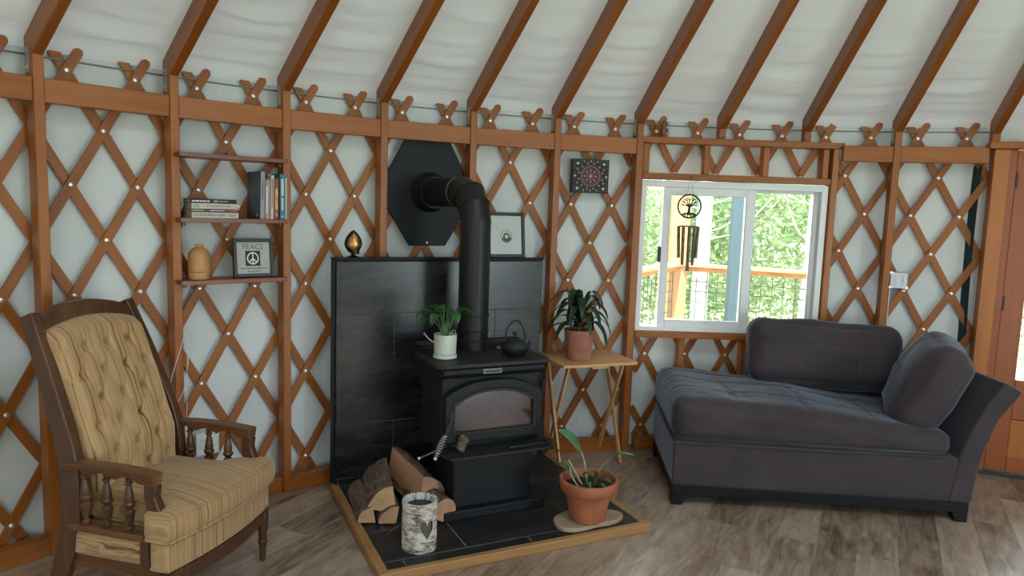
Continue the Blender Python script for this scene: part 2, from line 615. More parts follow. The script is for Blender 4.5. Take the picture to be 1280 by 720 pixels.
def tube(bm, pts, rad, segs=10, cap=True):
    pts = [V(p) for p in pts]
    n = len(pts)
    rads = rad if isinstance(rad, (list, tuple)) else [rad] * n
    t0 = (pts[1] - pts[0]).normalized()
    ref = V((0, 0, 1)) if abs(t0.z) < 0.9 else V((1, 0, 0))
    nrm = t0.cross(ref).normalized()
    rings = []
    for i in range(n):
        t = (pts[min(i + 1, n - 1)] - pts[max(i - 1, 0)]).normalized()
        nrm = (nrm - t * nrm.dot(t)).normalized()
        bn = t.cross(nrm)
        rings.append([bm.verts.new(pts[i] + (nrm * cos(2 * pi * k / segs) + bn * sin(2 * pi * k / segs)) * rads[i]) for k in range(segs)])
    for a, b in zip(rings, rings[1:]):
        for k in range(segs):
            bm.faces.new((a[k], a[(k + 1) % segs], b[(k + 1) % segs], b[k]))
    if cap:
        bm.faces.new(rings[0][::-1])
        bm.faces.new(rings[-1])


def spline(pts, n=8):
    """Catmull-Rom through points"""
    pts = [V(p) for p in pts]
    ext = [pts[0] * 2 - pts[1]] + pts + [pts[-1] * 2 - pts[-2]]
    out = []
    for i in range(1, len(ext) - 2):
        a, b, c, d = ext[i - 1:i + 3]
        for k in range(n):
            t = k / n
            out.append(0.5 * ((2 * b) + (c - a) * t + (2 * a - 5 * b + 4 * c - d) * t * t + (3 * b - a - 3 * c + d) * t ** 3))
    out.append(pts[-1])
    return out


def sweep_rect(bm, pts, ws, ds, up=V((0, 1, 0))):
    """rectangular bar along pts: ws across 'up', ds across the other side"""
    pts = [V(p) for p in pts]
    n = len(pts)
    rings = []
    for i in range(n):
        t = (pts[min(i + 1, n - 1)] - pts[max(i - 1, 0)]).normalized()
        y = (up - t * up.dot(t)).normalized()
        x = y.cross(t)
        w = ws[i] if isinstance(ws, (list, tuple)) else ws
        d = ds[i] if isinstance(ds, (list, tuple)) else ds
        rings.append([bm.verts.new(pts[i] + y * (sy * w / 2) + x * (sx * d / 2)) for sx, sy in ((-1, -1), (1, -1), (1, 1), (-1, 1))])
    for a, b in zip(rings, rings[1:]):
        for k in range(4):
            bm.faces.new((a[k], a[(k + 1) % 4], b[(k + 1) % 4], b[k]))
    bm.faces.new(rings[0][::-1])
    bm.faces.new(rings[-1])


def softbox(hx, hy, hz, r, puff=(0, 0, 0), n=18, fn=None):
    """a stuffed, rounded block centred on the origin"""
    bm = bm_new()
    bmesh.ops.create_cube(bm, size=2.0)
    bmesh.ops.subdivide_edges(bm, edges=bm.edges[:], cuts=n, use_grid_fill=True)
    H = V((hx, hy, hz))
    for v in bm.verts:
        u = v.co.copy()
        p = V((u.x * hx, u.y * hy, u.z * hz))
        # spread grid so corners get enough rows
        q = V([max(-(H[k] - r), min(H[k] - r, p[k])) for k in range(3)])
        dlt = p - q
        if dlt.length > 1e-9:
            p = q + dlt.normalized() * r
        a = 1 - u.x * u.x
        b = 1 - u.y * u.y
        c = 1 - u.z * u.z
        p.x += (1 if u.x > 0 else -1) * puff[0] * b * c * abs(u.x) ** 3
        p.y += (1 if u.y > 0 else -1) * puff[1] * a * c * abs(u.y) ** 3
        p.z += (1 if u.z > 0 else -1) * puff[2] * a * b * abs(u.z) ** 3
        if fn:
            p = fn(p, u)
        v.co = p
    return bm


def leaf(bm, spine, width, fold=0.25, n=10, prof=None, droop_normal=None):
    """leaf blade along a spine of points, pointed, folded on its midrib"""
    pts = spline(spine, max(2, n // (len(spine) - 1)))
    m = len(pts)
    rows = []
    for i, p in enumerate(pts):
        t = (pts[min(i + 1, m - 1)] - pts[max(i - 1, 0)]).normalized()
        ref = droop_normal or V((0, 0, 1))
        side = t.cross(ref)
        if side.length < 0.05:
            side = t.cross(V((1, 0.3, 0)))
        side.normalize()
        up = side.cross(t)
        s = i / (m - 1)
        w = width * (prof(s) if prof else (sin(pi * min(1, s ** 0.75)) ** 0.8 if 0 < s < 1 else 0.0)) + 0.0006
        rows.append((bm.verts.new(p - side * w + up * w * fold), bm.verts.new(p), bm.verts.new(p + side * w + up * w * fold)))
    for a, b in zip(rows, rows[1:]):
        bm.faces.new((a[0], a[1], b[1], b[0]))
        bm.faces.new((a[1], a[2], b[2], b[1]))


def text(name, body, size, m, parent, matrix, extrude=0.0004, align='CENTER', spacing=1.0):
    cu = bpy.data.curves.new(name, 'FONT')
    cu.body = body
    cu.size = size
    cu.extrude = extrude
    cu.align_x = align
    cu.align_y = 'CENTER'
    cu.space_character = spacing
    tmp = bpy.data.objects.new('tmp_' + name, cu)
    COL.objects.link(tmp)
    dg = bpy.context.evaluated_depsgraph_get()
    me = bpy.data.meshes.new_from_object(tmp.evaluated_get(dg))
    bpy.data.objects.remove(tmp)
    me.materials.clear()
    me.materials.append(m)
    o = bpy.data.objects.new(name, me)
    link(o, parent)
    o.matrix_local = matrix
    return o


def basis(o, x, y):
    x, y = V(x).normalized(), V(y).normalized()
    z = x.cross(y)
    m = M((x, y, z)).transposed().to_4x4()
    m.translation = V(o)
    return m
P_SKY = 46.0
P_WIN = (58.0, 18.0, 6.0)
P_SUN = 31.0
SKY = 5.0
EXPOSURE = 0.30
# ================================================================== THE ROUND ROOM
def frame(i, z=0.0, r=R):
    """matrix at a wall position: x to the right along the wall, y outward, z up"""
    a = A0 - DA * i
    m = M(((sin(a), cos(a), 0, 0), (-cos(a), sin(a), 0, 0), (0, 0, 1, 0), (0, 0, 0, 1)))
    m.translation = wall(i, z, r)
    return m


STUDS = [-0.5, 1.5, 3.5, 5.5, 7.5, 9.5, 11.5, 17.5]
RAFTERS = [-2.5, -0.5, 1.5, 3.5, 5.5, 7.5, 9.5, 11.5, 13.5, 15.5, 17.5, 19.5, 21.5]
WIN = (11.72, 16.13, 0.80, 1.825)     # opening: idx range, z range
DOOR = (19.60, 23.3, 0.0, 2.06)
EAVE = 2.30                           # where wall liner meets roof liner
FULL = 2 * pi / DA

# ---- floor
bm = bm_new()
vs = [bm.verts.new((CX + (R + 0.12) * cos(2 * pi * k / 96), CY + (R + 0.12) * sin(2 * pi * k / 96), 0)) for k in range(96)]
lo = [bm.verts.new(v.co - V((0, 0, 0.06))) for v in vs]
bm.faces.new(vs)
bm.faces.new(lo[::-1])
for k in range(96):
    bm.faces.new((vs[k], lo[k], lo[(k + 1) % 96], vs[(k + 1) % 96]))
tag(obj('floor', bm, FLOOR, smooth=False), kind='structure')


# ---- wall liner
def liner(name, i0, i1, step, holes):
    bm = bm_new()
    n = int(round((i1 - i0) / step))
    cols = sorted(set([round(i0 + (i1 - i0) * k / n, 4) for k in range(n + 1)] + [h for w in holes for h in w[:2] if i0 < h < i1]))
    zs = sorted(set([round(k * 0.1, 3) for k in range(24)] + [EAVE] + [h for w in holes for h in w[2:]]))
    g = {}
    for i in cols:
        for z in zs:
            f = 0.010 * NZ.noise(V((i * 0.9, z * 0.35, 3.1))) + 0.004 * NZ.noise(V((i * 3.5, z * 0.5, 9.0)))
            g[i, z] = bm.verts.new(wall(i, z, R + 0.028 + f))
    for a, b in zip(cols, cols[1:]):
        for c, d in zip(zs, zs[1:]):
            mi, mz = (a + b) / 2, (c + d) / 2
            if any(w[0] < mi < w[1] and w[2] < mz < w[3] for w in holes):
                continue
            bm.faces.new((g[a, c], g[b, c], g[b, d], g[a, d]))
    return tag(obj(name, bm, WALLFAB, sharp=180), kind='structure')


liner('wall_back', -14, 40, 0.25, [WIN, DOOR])
# the part of the wall behind the camera, with two more window openings and a glass door opening
FW = [(44.0, 50.0, 0.25, 2.0), (65.0, 70.0, 0.6, 1.9), (80.0, 84.0, 0.8, 1.8)]
liner('wall_front', 40, FULL - 14, 0.5, FW)

# ---- roof liner, a cone that sags and ripples between the rafters
bm = bm_new()
RS = [4.66, 4.57] + [4.55 - 0.02 * k for k in range(40)] + [3.74, 3.6, 3.4, 3.2, 2.9, 2.5, 2.0, 1.5, 0.78]
NS = 103 * 6
g = []
TAN = 0.535


def roof_z(r, i=0.0, full=False):
    z = 2.152 + (4.46 - r) * TAN + 0.125
    return z


for j, r in enumerate(RS):
    row = []
    for k in range(NS):
        i = FULL * k / NS - 20
        ph = ((i + 0.5) / 2.0) % 1.0                 # 0 at rafters
        bay = sin(pi * ph)
        near = max(0.0, min(1.0, (r - 3.4) / 1.1))
        s = (R - r)
        rip = 0.022 * near * bay ** 0.5 * NZ.noise(V((s * 17 + 0.5 * sin(i * 0.9), i * 0.30, 1.7)))
        rip += 0.016 * near * bay ** 0.5 * NZ.noise(V((s * 34 + 0.8 * sin(i * 0.6), i * 0.45, 7.7)))
        rip += 0.005 * near * bay * sin(s * 30 + 2.2 * NZ.noise(V((i * 0.25, 0, 5))) + 0.8 * sin(pi * ph * 2))
        sag = -0.028 * bay * min(1, s * 2.5) + 0.012 * NZ.noise(V((i * 0.4, r * 1.6, 8)))
        z = roof_z(r) + sag + rip
        if r > 4.565:
            z = roof_z(4.57) - 0.03
        a = A0 - DA * i
        row.append(bm.verts.new((CX + r * cos(a), CY + r * sin(a), z)))
    g.append(row)
for a, b in zip(g, g[1:]):
    for k in range(NS):
        k2 = (k + 1) % NS
        bm.faces.new((a[k], a[k2], b[k2], b[k]))
tag(obj('ceiling', bm, CEILFAB, sharp=180), kind='structure')
# central roof ring that carries the rafters (out of the photo's frame)
bm = bm_new()
zc = roof_z(0.80)
lathe(bm, [(0.74, zc - 0.16), (0.80, zc - 0.16), (0.80, zc + 0.06), (0.74, zc + 0.06), (0.74, zc - 0.16)], 64, (CX, CY, 0), False, False)
tag(obj('ceiling_ring', bm, RAFTER, sharp=50), kind='structure')

# ---- rafters
RLABEL = {
    -2.5: 'rafter outside the upper left corner, over the lattice beyond the armchair',
    -0.5: 'rafter in the upper left corner, on the stud behind the armchair',
    1.5: 'rafter resting on the stud at the left end of the bookshelves',
    3.5: 'rafter resting on the stud at the right end of the bookshelves',
    5.5: 'rafter on the stud left of the black hexagonal wall plate',
    7.5: 'rafter on the stud just right of the black hexagonal wall plate',
    9.5: 'rafter on the stud left of the square dotted mandala',
    11.5: 'rafter on the stud between the dotted mandala and the window',
    13.5: 'left one of the two rafters standing above the window',
    15.5: 'right one of the two rafters standing above the window',
    17.5: 'rafter on the stud above the metal junction box',
    19.5: 'short visible end of rafter above the door frame, upper right corner',
    21.5: 'rafter beyond the upper right corner, over the door'}
for i in RAFTERS:
    t = thing('rafter', 'sloping wooden roof ' + RLABEL[i], 'rafter', wall(i, 0, R), 0, 'roof rafters fanning out under the liner')
    a = A0 - DA * i
    bm = bm_new()
    # side profile in (radial inward, z)
    def zb(r):
        return 2.150 + (4.46 - r) * TAN
    rin = 0.80
    prof = [(R - 4.475, zb(4.475)), (R - rin, zb(rin)), (R - rin, zb(rin) + 0.118), (R - 4.545, zb(4.545) + 0.118), (R - 4.545, zb(4.545) - 0.055), (R - 4.475, zb(4.475) - 0.055)]
    L = sqrt((4.475 - rin) ** 2 * (1 + TAN * TAN))
    # build along local z so the grain follows the length
    p0, p1 = wall(i, zb(4.475), 4.475), wall(i, zb(rin), rin)
    mx = axis_matrix(p0, p1, (0, 0, 1))
    inv = mx.inverted()
    vsl = []
    tg = V((sin(a), -cos(a), 0)) * 0.022
    lo = [bm.verts.new(inv @ (wall(i, z, R - rr) - tg)) for rr, z in prof]
    hi = [bm.verts.new(inv @ (wall(i, z, R - rr) + tg)) for rr, z in prof]
    bm.faces.new(lo)
    bm.faces.new(hi[::-1])
    for k in range(6):
        bm.faces.new((lo[k], lo[(k + 1) % 6], hi[(k + 1) % 6], hi[k]))
    T = M.Translation(wall(i, 0, R))
    obj('beam', bm, RAFTER, t, bevel=0.003, seg=1, matrix=T.inverted() @ mx)
    if i not in (13.5, 15.5, 19.5, 21.5):
        for s in (-1,):
            bm = bm_new()
            mx = T.inverted() @ frame(i, zb(4.51) - 0.045, 4.512)
            box(bm, s * 0.0225 - 0.0025, s * 0.0225 + 0.0025, -0.02, 0.02, 0, 0.10)
            for zz in (0.02, 0.08):
                box(bm, s * 0.0265 - 0.003, s * 0.0265 + 0.001, -0.006, 0.006, zz - 0.006, zz + 0.006)
            tag(obj('bracket', bm, GALV, t, matrix=mx), 'grey metal bracket')

# ---- studs
SLABEL = {
    -0.5: 'upright wooden wall stud behind the armchair, leftmost in the room',
    1.5: 'upright wooden wall stud at the left end of the bookshelves',
    3.5: 'upright wooden wall stud at the right end of the bookshelves',
    5.5: 'upright wooden wall stud at the left edge of the black hexagonal plate',
    7.5: 'upright wooden wall stud behind the elbow of the black stove pipe',
    9.5: 'upright wooden wall stud between tiled stove wall and the square mandala',
    11.5: 'upright wooden wall stud just left of the window, behind the tray table',
    17.5: 'upright wooden wall stud carrying the metal junction box'}
for i in STUDS:
    m0 = frame(i, 0, R)
    bm = bm_new()
    prof = [(-0.11, 0.0), (-0.022, 0.0), (-0.022, 2.115), (-0.075, 2.145), (-0.11, 2.150)]
    lo = [bm.verts.new((-0.021, y, z)) for y, z in prof]
    hi = [bm.verts.new((0.021, y, z)) for y, z in prof]
    bm.faces.new(lo)
    bm.faces.new(hi[::-1])
    for k in range(5):
        bm.faces.new((lo[k], lo[(k + 1) % 5], hi[(k + 1) % 5], hi[k]))
    o = obj('wall_stud', bm, FIR, None, bevel=0.003, seg=1, matrix=m0)
    tag(o, SLABEL[i], 'stud', 'upright studs round the lattice wall', 'thing')


# ---- header boards and bottom boards between studs
def span(name, i0, i1, r0, r1, z0, z1, m, label, cat, group, parent=None, gap=0.0215):
    a, b = wall(i0, z0, (R - (r0 + r1) / 2)), wall(i1, z0, (R - (r0 + r1) / 2))
    d = (b - a).normalized()
    a, b = a + d * gap, b - d * gap
    h = z1 - z0
    up = V((0, 0, 1))
    o = beam(name, a + up * h / 2, b + up * h / 2, abs(r1 - r0), h, up, m, parent)
    return tag(o, label, cat, group, 'thing' if parent is None else None)


BAYS = [(-2.5, -0.5), (-0.5, 1.5), (1.5, 3.5), (3.5, 5.5), (5.5, 7.5), (7.5, 9.5), (9.5, 11.5), (16.25, 17.5), (17.5, 19.47)]
HL = ['at the left edge, over the outermost lattice', 'above the tall armchair', 'above the three bookshelves', 'between the bookshelves and the black hexagonal plate',
      'directly above the black hexagonal plate', 'above the framed print on the tiled wall', 'above the square dotted mandala', 'short, right of the window', 'beside the door frame, with a pale knot']
for (a, b), l in zip(BAYS, HL):
    span('header_board', a, b, 0.102, 0.066, 1.958, 2.058, FIR, 'horizontal wooden header board ' + l, 'board', 'header boards between the studs')
# knot plug
o = obj('knot', (lambda b: (lathe(b, [(0.0, 0.004), (0.016, 0.003), (0.019, 0.0)], 14, mx=M.Rotation(radians(90), 4, 'X') @ M.Diagonal((1.2, 0.8, 1, 1))), b)[1])(bm_new()), LOGCUT)
hb = [x for x in bpy.data.objects if x.get('label', '').endswith('pale knot')][0]
o.parent = hb
o.matrix_local = hb.matrix_basis.inverted() @ M.Translation(wall(18.52, 2.012, R - 0.098)) @ frame(18.5).to_3x3().to_4x4()
tag(o, 'pale oval knot')
BB = struct('baseboard_back')
for a, b in [(-4.5, -2.5), (-2.5, -0.5), (-0.5, 1.5), (1.5, 3.5), (3.5, 5.5), (5.5, 7.5), (7.5, 9.5), (9.5, 11.5), (11.7, 14), (14, 16.2), (16.3, 17.5), (17.5, 19.48)]:
    span('board', a, b, 0.09, 0.035, 0.0, 0.088, FIR, None, None, None, BB)

# ---- lattice
WL = 0.021                             # half width of a slat


def slat(bm, uvl, i0, sgn, k0, k1, rr, top, bot):
    """one slat that starts on the top row at i0 and shifts sgn/2 per row"""
    ks = [k0]
    k = math.floor(k0 * 2 + 1) / 2
    while k < k1 - 1e-6:
        if k > k0 + 1e-6:
            ks.append(k)
        k += 0.5
    ks.append(k1)
    if top:
        ks = [ks[0], ks[0] + 0.05] + ks[1:]
    if bot:
        ks = ks[:-1] + [ks[-1] - 0.05, ks[-1]]
    rows = []
    for n, k in enumerate(ks):
        i = i0 + sgn * k / 2
        z = ZA - DZ * k
        c = wall(i, z, rr)
        fr = frame(i)
        tx = V((fr[0][0], fr[1][0], 0))
        out = V((fr[0][1], fr[1][1], 0))
        dx, dz = sgn * 0.5 * DA * R, -DZ
        d = (tx * dx + V((0, 0, dz))).normalized()
        w = out.cross(d).normalized()
        ww = WL * (0.45 if (top and n == 0) or (bot and n == len(ks) - 1) else 1.0)
        rows.append([bm.verts.new(c + w * (ww * a) + out * (0.0055 * b)) for a, b in ((-1, -1), (1, -1), (1, 1), (-1, 1))])
    off = random.random() * 30
    for n, (a, b) in enumerate(zip(rows, rows[1:])):
        for q in range(4):
            f = bm.faces.new((a[q], a[(q + 1) % 4], b[(q + 1) % 4], b[q]))
            u0, u1 = ks[n] * 0.28, ks[n + 1] * 0.28
            v0, v1 = (0.0, 0.042) if q in (0, 2) else (0.042, 0.053)
            for lp, uv in zip(f.loops, ((u0, v0), (u0, v1), (u1, v1), (u1, v0))):
                lp[uvl].uv = (uv[0] + off, uv[1] + off * 0.37)
    for row, rev in ((rows[0], True), (rows[-1], False)):
        f = bm.faces.new(row[::-1] if rev else row)
        for lp in f.loops:
            lp[uvl].uv = (off, off)


def lattice(name, label, ia, ib, za, zb, top, studs, skip=()):
    """ia..ib wall range, za (low)..zb (high)"""
    bm = bm_new()
    uvl = bm.loops.layers.uv.new('UVMap')
    root = None
    kmin, kmax = (ZA - zb) / DZ, (ZA - za) / DZ
    for sgn, rr in ((1, R + 0.004), (-1, R - 0.0085)):
        for i0 in range(-14, 36):
            # range of k where idx stays inside
            if sgn > 0:
                lo, hi = (ia - i0) * 2, (ib - i0) * 2
            else:
                lo, hi = (i0 - ib) * 2, (i0 - ia) * 2
            k0, k1 = max(kmin, lo), min(kmax, hi)
            if k1 - k0 < 0.25:
                continue
            slat(bm, uvl, i0, sgn, k0, k1, rr, top and abs(k0 - kmin) < 1e-6, False)
    root = tag(obj(name, bm, LATTICE, smooth=False), label, 'lattice', None, 'thing')
    me = None
    for row in range(0, 9):
        z = ZA - DZ * row
        if not (za + 0.02 < z < zb - 0.01):
            continue
        i = math.ceil(ia * 2) / 2
        while i <= ib:
            if ((i * 2) % 2 == 0) == (row % 2 == 0) and ia + 0.1 < i < ib - 0.1 and not any(abs(i - s) < 0.3 for s in studs) and not any(q(i, z) for q in skip):
                mx = frame(i, z, R - 0.014) @ M.Rotation(radians(90), 4, 'X')
                if me is None:
                    b2 = bm_new()
                    lathe(b2, [(0.0115, 0.0), (0.0115, 0.002), (0.009, 0.0042), (0.0, 0.005)], 14, cap0=True)
                    o = obj('bolt', b2, BOLT, root, matrix=mx, sharp=60)
                    me = o.data
                    tag(o, 'bright metal bolt head')
                else:
                    o = bpy.data.objects.new('bolt', me)
                    link(o, root)
                    o.matrix_local = mx
                    o['label'] = 'bright metal bolt head'
            i += 0.5
    return root


ALLS = STUDS + [-2.5]
lattice('wall_lattice', 'long crisscross wooden wall lattice from the armchair to the window', -4.4, 11.46, 0.07, ZA + 0.098, True, ALLS,
        [lambda i, z: 4.45 < i < 9.3 and z < 1.3, lambda i, z: 5.5 < i < 7.6 and z < 2.0, lambda i, z: i < -1.2])
lattice('wall_lattice', 'narrow strip of crisscross lattice above the window', 11.75, 16.16, 1.865, ZA + 0.098, True, [13.5, 15.5])
lattice('wall_lattice', 'low crisscross lattice under the window, behind the couch', 11.75, 16.16, 0.07, 0.77, False, [], [lambda i, z: i > 14.2])
lattice('wall_lattice', 'crisscross wooden lattice between the window and the door', 16.24, 19.5, 0.07, ZA + 0.098, True, [17.5], [lambda i, z: z < 0.8])

# ---- steel tension cable round the top of the lattice
bm = bm_new()
tube(bm, [wall(-4.5 + 0.25 * k, 2.158, R - 0.0025) for k in range(97)], 0.0042, 8)
tag(obj('tension_cable', bm, CABLE, sharp=60), 'thin grey steel cable lying in the forked lattice tops', 'cable')
# dark teal door-flap edge
bm = bm_new()
pts = [wall(19.30 + 0.03 * sin(z * 3), z, R + 0.012) for z in [0.45 + 0.1 * k for k in range(16)]]
sweep_rect(bm, pts, 0.055, 0.01, up=V((0.42, -0.9, 0)))
tag(obj('door_flap_edge', bm, TEAL), 'dark teal fabric edge hanging beside the door post', 'fabric edge')

# ================================================================== WINDOW
WX0, WY0 = 0.82, 4.655
wang = atan2(0.024, 1.22)
win = struct('window_1', (WX0, WY0, 0.81), wang)
WW, WH = 1.222, 0.99


def rect_frame(bm, x0, x1, z0, z1, t, y0, y1, tb=None, tl=None, tr=None):
    tb = tb or t
    tl = tl or t
    tr = tr or t
    box(bm, x0, x0 + tl, y0, y1, z0, z1)
    box(bm, x1 - tr, x1, y0, y1, z0, z1)
    box(bm, x0 + tl, x1 - tr, y0, y1, z0, z0 + tb)
    box(bm, x0 + tl, x1 - tr, y0, y1, z1 - t, z1)


bm = bm_new()
rect_frame(bm, 0, WW, 0, WH, 0.042, 0, 0.09, tb=0.03, tl=0.035)
obj('window_frame', bm, WHITEFRAME, win, bevel=0.004)
bm = bm_new()
rect_frame(bm, 0.148, 0.755, 0.028, WH - 0.04, 0.052, 0.012, 0.045, tb=0.048, tr=0.06)
sash = obj('sliding_sash', bm, WHITEFRAME, win, bevel=0.004)
bm = bm_new()
box(bm, 0.195, 0.70, 0.026, 0.030, 0.07, WH - 0.085)
obj('window_pane', bm, GLASS, sash, smooth=False)
bm = bm_new()
box(bm, 0.128, 0.150, 0.004, 0.024, 0.46, 0.56)
tag(obj('sash_latch', bm, HINGE, sash, bevel=0.003), 'small grey latch')
bm = bm_new()
rect_frame(bm, 0.70, 1.185, 0.028, WH - 0.038, 0.02, 0.05, 0.078, tb=0.02, tr=0.03, tl=0.04)
fs = obj('fixed_sash', bm, WHITEFRAME, win, bevel=0.003)
bm = bm_new()
box(bm, 0.735, 1.16, 0.062, 0.066, 0.045, WH - 0.055)
obj('window_pane', bm, GLASS, fs, smooth=False)

# wooden framing of the window opening
tr = struct('trim_1')
wx = V((cos(wang), sin(wang), 0))
wy = V((-sin(wang), cos(wang), 0))
W0 = V((WX0, WY0, 0))


def wp(x, y, z):
    return W0 + wx * x + wy * y + V((0, 0, z))


def wbar(name, x0, x1, y0, y1, z0, z1, vertical=False):
    if vertical:
        return beam(name, wp((x0 + x1) / 2, (y0 + y1) / 2, z0), wp((x0 + x1) / 2, (y0 + y1) / 2, z1), y1 - y0, x1 - x0, wx, FIR, tr)
    return beam(name, wp(x0, (y0 + y1) / 2, (z0 + z1) / 2), wp(x1, (y0 + y1) / 2, (z0 + z1) / 2), y1 - y0, z1 - z0, (0, 0, 1), FIR, tr)


wbar('jamb_stud', -0.048, -0.002, -0.02, 0.075, 0.0, 2.035, True)
wbar('jamb_stud', WW + 0.004, WW + 0.046, -0.02, 0.075, 0.0, 2.035, True)
wbar('top_plate', -0.03, WW + 0.075, -0.02, 0.075, 2.036, 2.076)
wbar('header', 0.0, WW, -0.02, 0.075, 1.806, 1.846)
wbar('sill_board', -0.0, WW, -0.03, 0.075, 0.77, 0.808)
for x in (0.02, 0.415, 0.80, 1.19):
    wbar('cripple_stud', x - 0.02, x + 0.02, 0.0, 0.07, 1.847, 2.035, True)
for x in (0.32, 0.74):
    wbar('cripple_stud', x - 0.02, x + 0.02, 0.0, 0.07, 0.09, 0.769, True)
# stubs that carry the two rafters over the window
for i, l in ((13.5, 'left'), (15.5, 'right')):
    bm = bm_new()
    box(bm, -0.021, 0.021, -0.062, -0.022, 2.077, 2.146)
    o = obj('rafter_block', bm, FIR, None, bevel=0.003, seg=1, matrix=frame(i, 0, R - 0.03 if i == 13.5 else R - 0.03))
    tag(o, 'short wooden block under the %s rafter above the window' % l, 'block', 'blocks under the window rafters', 'thing')

# ================================================================== DOOR (right edge)
da = A0 - DA * 21.6
D0 = wall(19.50, 0, R - 0.065)
D1 = wall(23.25, 0, R - 0.06)
dang = atan2(D1.y - D0.y, D1.x - D0.x)
door = struct('door_1', D0, dang)
DWT = (D1 - D0).length
bm = bm_new()
box(bm, 0, 0.085, -0.05, 0.10, 0, 2.045)
obj('door_post', bm, POSTWOOD, door, bevel=0.004)
bm = bm_new()
box(bm, DWT - 0.085, DWT, -0.05, 0.10, 0, 2.045)
obj('door_post', bm, POSTWOOD, door, bevel=0.004)
bm = bm_new()
box(bm, -0.03, DWT + 0.03, -0.07, 0.12, 2.046, 2.09)
obj('door_head', bm, FIR, door, bevel=0.004)
bm = bm_new()
box(bm, 0.0855, 0.125, -0.02, 0.10, 0, 2.045)
box(bm, DWT - 0.125, DWT - 0.0855, -0.02, 0.10, 0, 2.045)
obj('door_jamb', bm, DOORWOOD, door, bevel=0.003)
x0, x1 = 0.128, DWT - 0.128
bm = bm_new()
rect = [(x0, x0 + 0.115), (x1 - 0.115, x1)]
for a, b in rect:
    box(bm, a, b, 0.0, 0.045, 0.03, 2.04)
for a, b in ((0.03, 0.12), (0.37, 0.62), (1.90, 2.04)):
    box(bm, x0 + 0.115, x1 - 0.115, 0.0, 0.045, a, b)
leafo = obj('door_leaf', bm, DOORWOOD, door, bevel=0.004)
bm = bm_new()
box(bm, x0 + 0.117, x1 - 0.117, 0.012, 0.032, 0.122, 0.368)
obj('lower_panel', bm, POSTWOOD, leafo, bevel=0.003)
bm = bm_new()
box(bm, x0 + 0.117, x1 - 0.117, 0.02, 0.026, 0.622, 1.898)
obj('door_glass', bm, GLASS, leafo, smooth=False)
for z in (0.25, 1.10, 1.86):
    bm = bm_new()
    box(bm, x0 - 0.010, x0 + 0.014, -0.006, 0.001, z - 0.045, z + 0.045)
    lathe(bm, [(0.006, -0.048), (0.006, 0.048)], 10, (x0 + 0.001, -0.008, z))
    tag(obj('hinge', bm, HINGE, door), 'dark metal hinge')
bm = bm_new()
box(bm, 0.0, DWT, -0.03, 0.11, 0.0, 0.024)
obj('door_sill', bm, HINGE, door)

# ================================================================== OUTSIDE
bm = bm_new()
lathe(bm, [(0.0, -1.62), (60, -1.6)], 48, (0, 0, 0), False, False)
tag(obj('ground_outside', bm, GROUND), kind='structure')
bm = bm_new()
box(bm, -1.0, 8.0, 4.95, 7.35, -0.16, -0.10)
tag(obj('deck_floor', bm, DECKWOOD), kind='structure')
C0, C1, C2 = V((1.62, 7.0, 0)), V((4.6, 5.55, 0)), V((0.42, 4.98, 0))
rail = thing('deck_railing', 'wooden deck railing with wire mesh panels outside the window', 'railing', C0)


def rbeam(name, a, b, w, h, z, m=DECKWOOD):
    up = V((0, 0, 1))
    return beam(name, a - C0 + up * z, b - C0 + up * z, w, h, up, m, rail)


rbeam('top_rail', C0, C1, 0.14, 0.030, 1.095)
rbeam('top_rail', C0, C2, 0.14, 0.030, 1.095)
rbeam('under_rail', C0, C1, 0.038, 0.045, 1.056)
rbeam('under_rail', C0, C2, 0.038, 0.045, 1.056)
for a, b in ((C0, C1), (C0, C2)):
    bm = bm_new()
    L = (b - a).length
    d = (b - a).normalized()
    n = int(L / 0.10)
    for k in range(1, n + 1):
        p = d * (0.10 * k)
        tube(bm, [p + V((0, 0, 0.03)), p + V((0, 0, 1.03))], 0.0042, 5, False)
    for k in range(10):
        tube(bm, [V((0, 0, 0.04 + 0.1 * k)), d * L + V((0, 0, 0.04 + 0.1 * k))], 0.0042, 5, False)
    tag(obj('wire_mesh', bm, WIRE, rail), 'grey square wire mesh')
beam('corner_post', V((0.0, 0.0, -0.1)), V((0, 0, 2.7)), 0.17, 0.17, (0, 1, 0), DECKPOST, rail)
for q in (0.5, 1.0):
    p = (C1 - C0) * q
    if q == 1.0:
        beam('end_post', p + V((0, 0, -0.1)), p + V((0, 0, 1.05)), 0.09, 0.09, (0, 1, 0), DECKPOST, rail)
bm = bm_new()
box(bm, -0.045, 0.045, -0.045, 0.045, 0.0, 2.5)
box(bm, -0.065, 0.065, -0.065, 0.065, 0.0, 0.05)
box(bm, -0.055, 0.055, -0.055, 0.055, 2.38, 2.5)
o = obj('deck_post', bm, BLUEPOST, None, bevel=0.006)
o.location = (1.855, 5.95, -0.10)
tag(o, 'pale blue post standing on the deck behind the middle of the window', 'post')
# planter under the rail corner and the small cup on the rail
bm = bm_new()
lathe(bm, [(0.13, 0), (0.20, 0.28), (0.23, 0.62), (0.25, 0.66), (0.25, 0.72), (0.22, 0.72), (0.20, 0.62), (0.0, 0.60)], 28)
o = obj('garden_urn', bm, CONCRETE)
o.location = (1.50, 6.30, -0.10)
tag(o, 'tan clay planter on the deck, low behind the left window pane', 'planter')
bm = bm_new()
lathe(bm, [(0.035, 0), (0.045, 0.02), (0.048, 0.10), (0.044, 0.10), (0.04, 0.02), (0, 0.015)], 20)
o = obj('small_cup', bm, CUPTEAL)
o.location = (1.03, 5.78, 1.0945)
c_ = C0 + (C2 - C0) * 0.575
o.location = (c_.x, c_.y, 1.1105)
tag(o, 'small teal cup standing on the deck rail at the left edge of the window', 'cup')


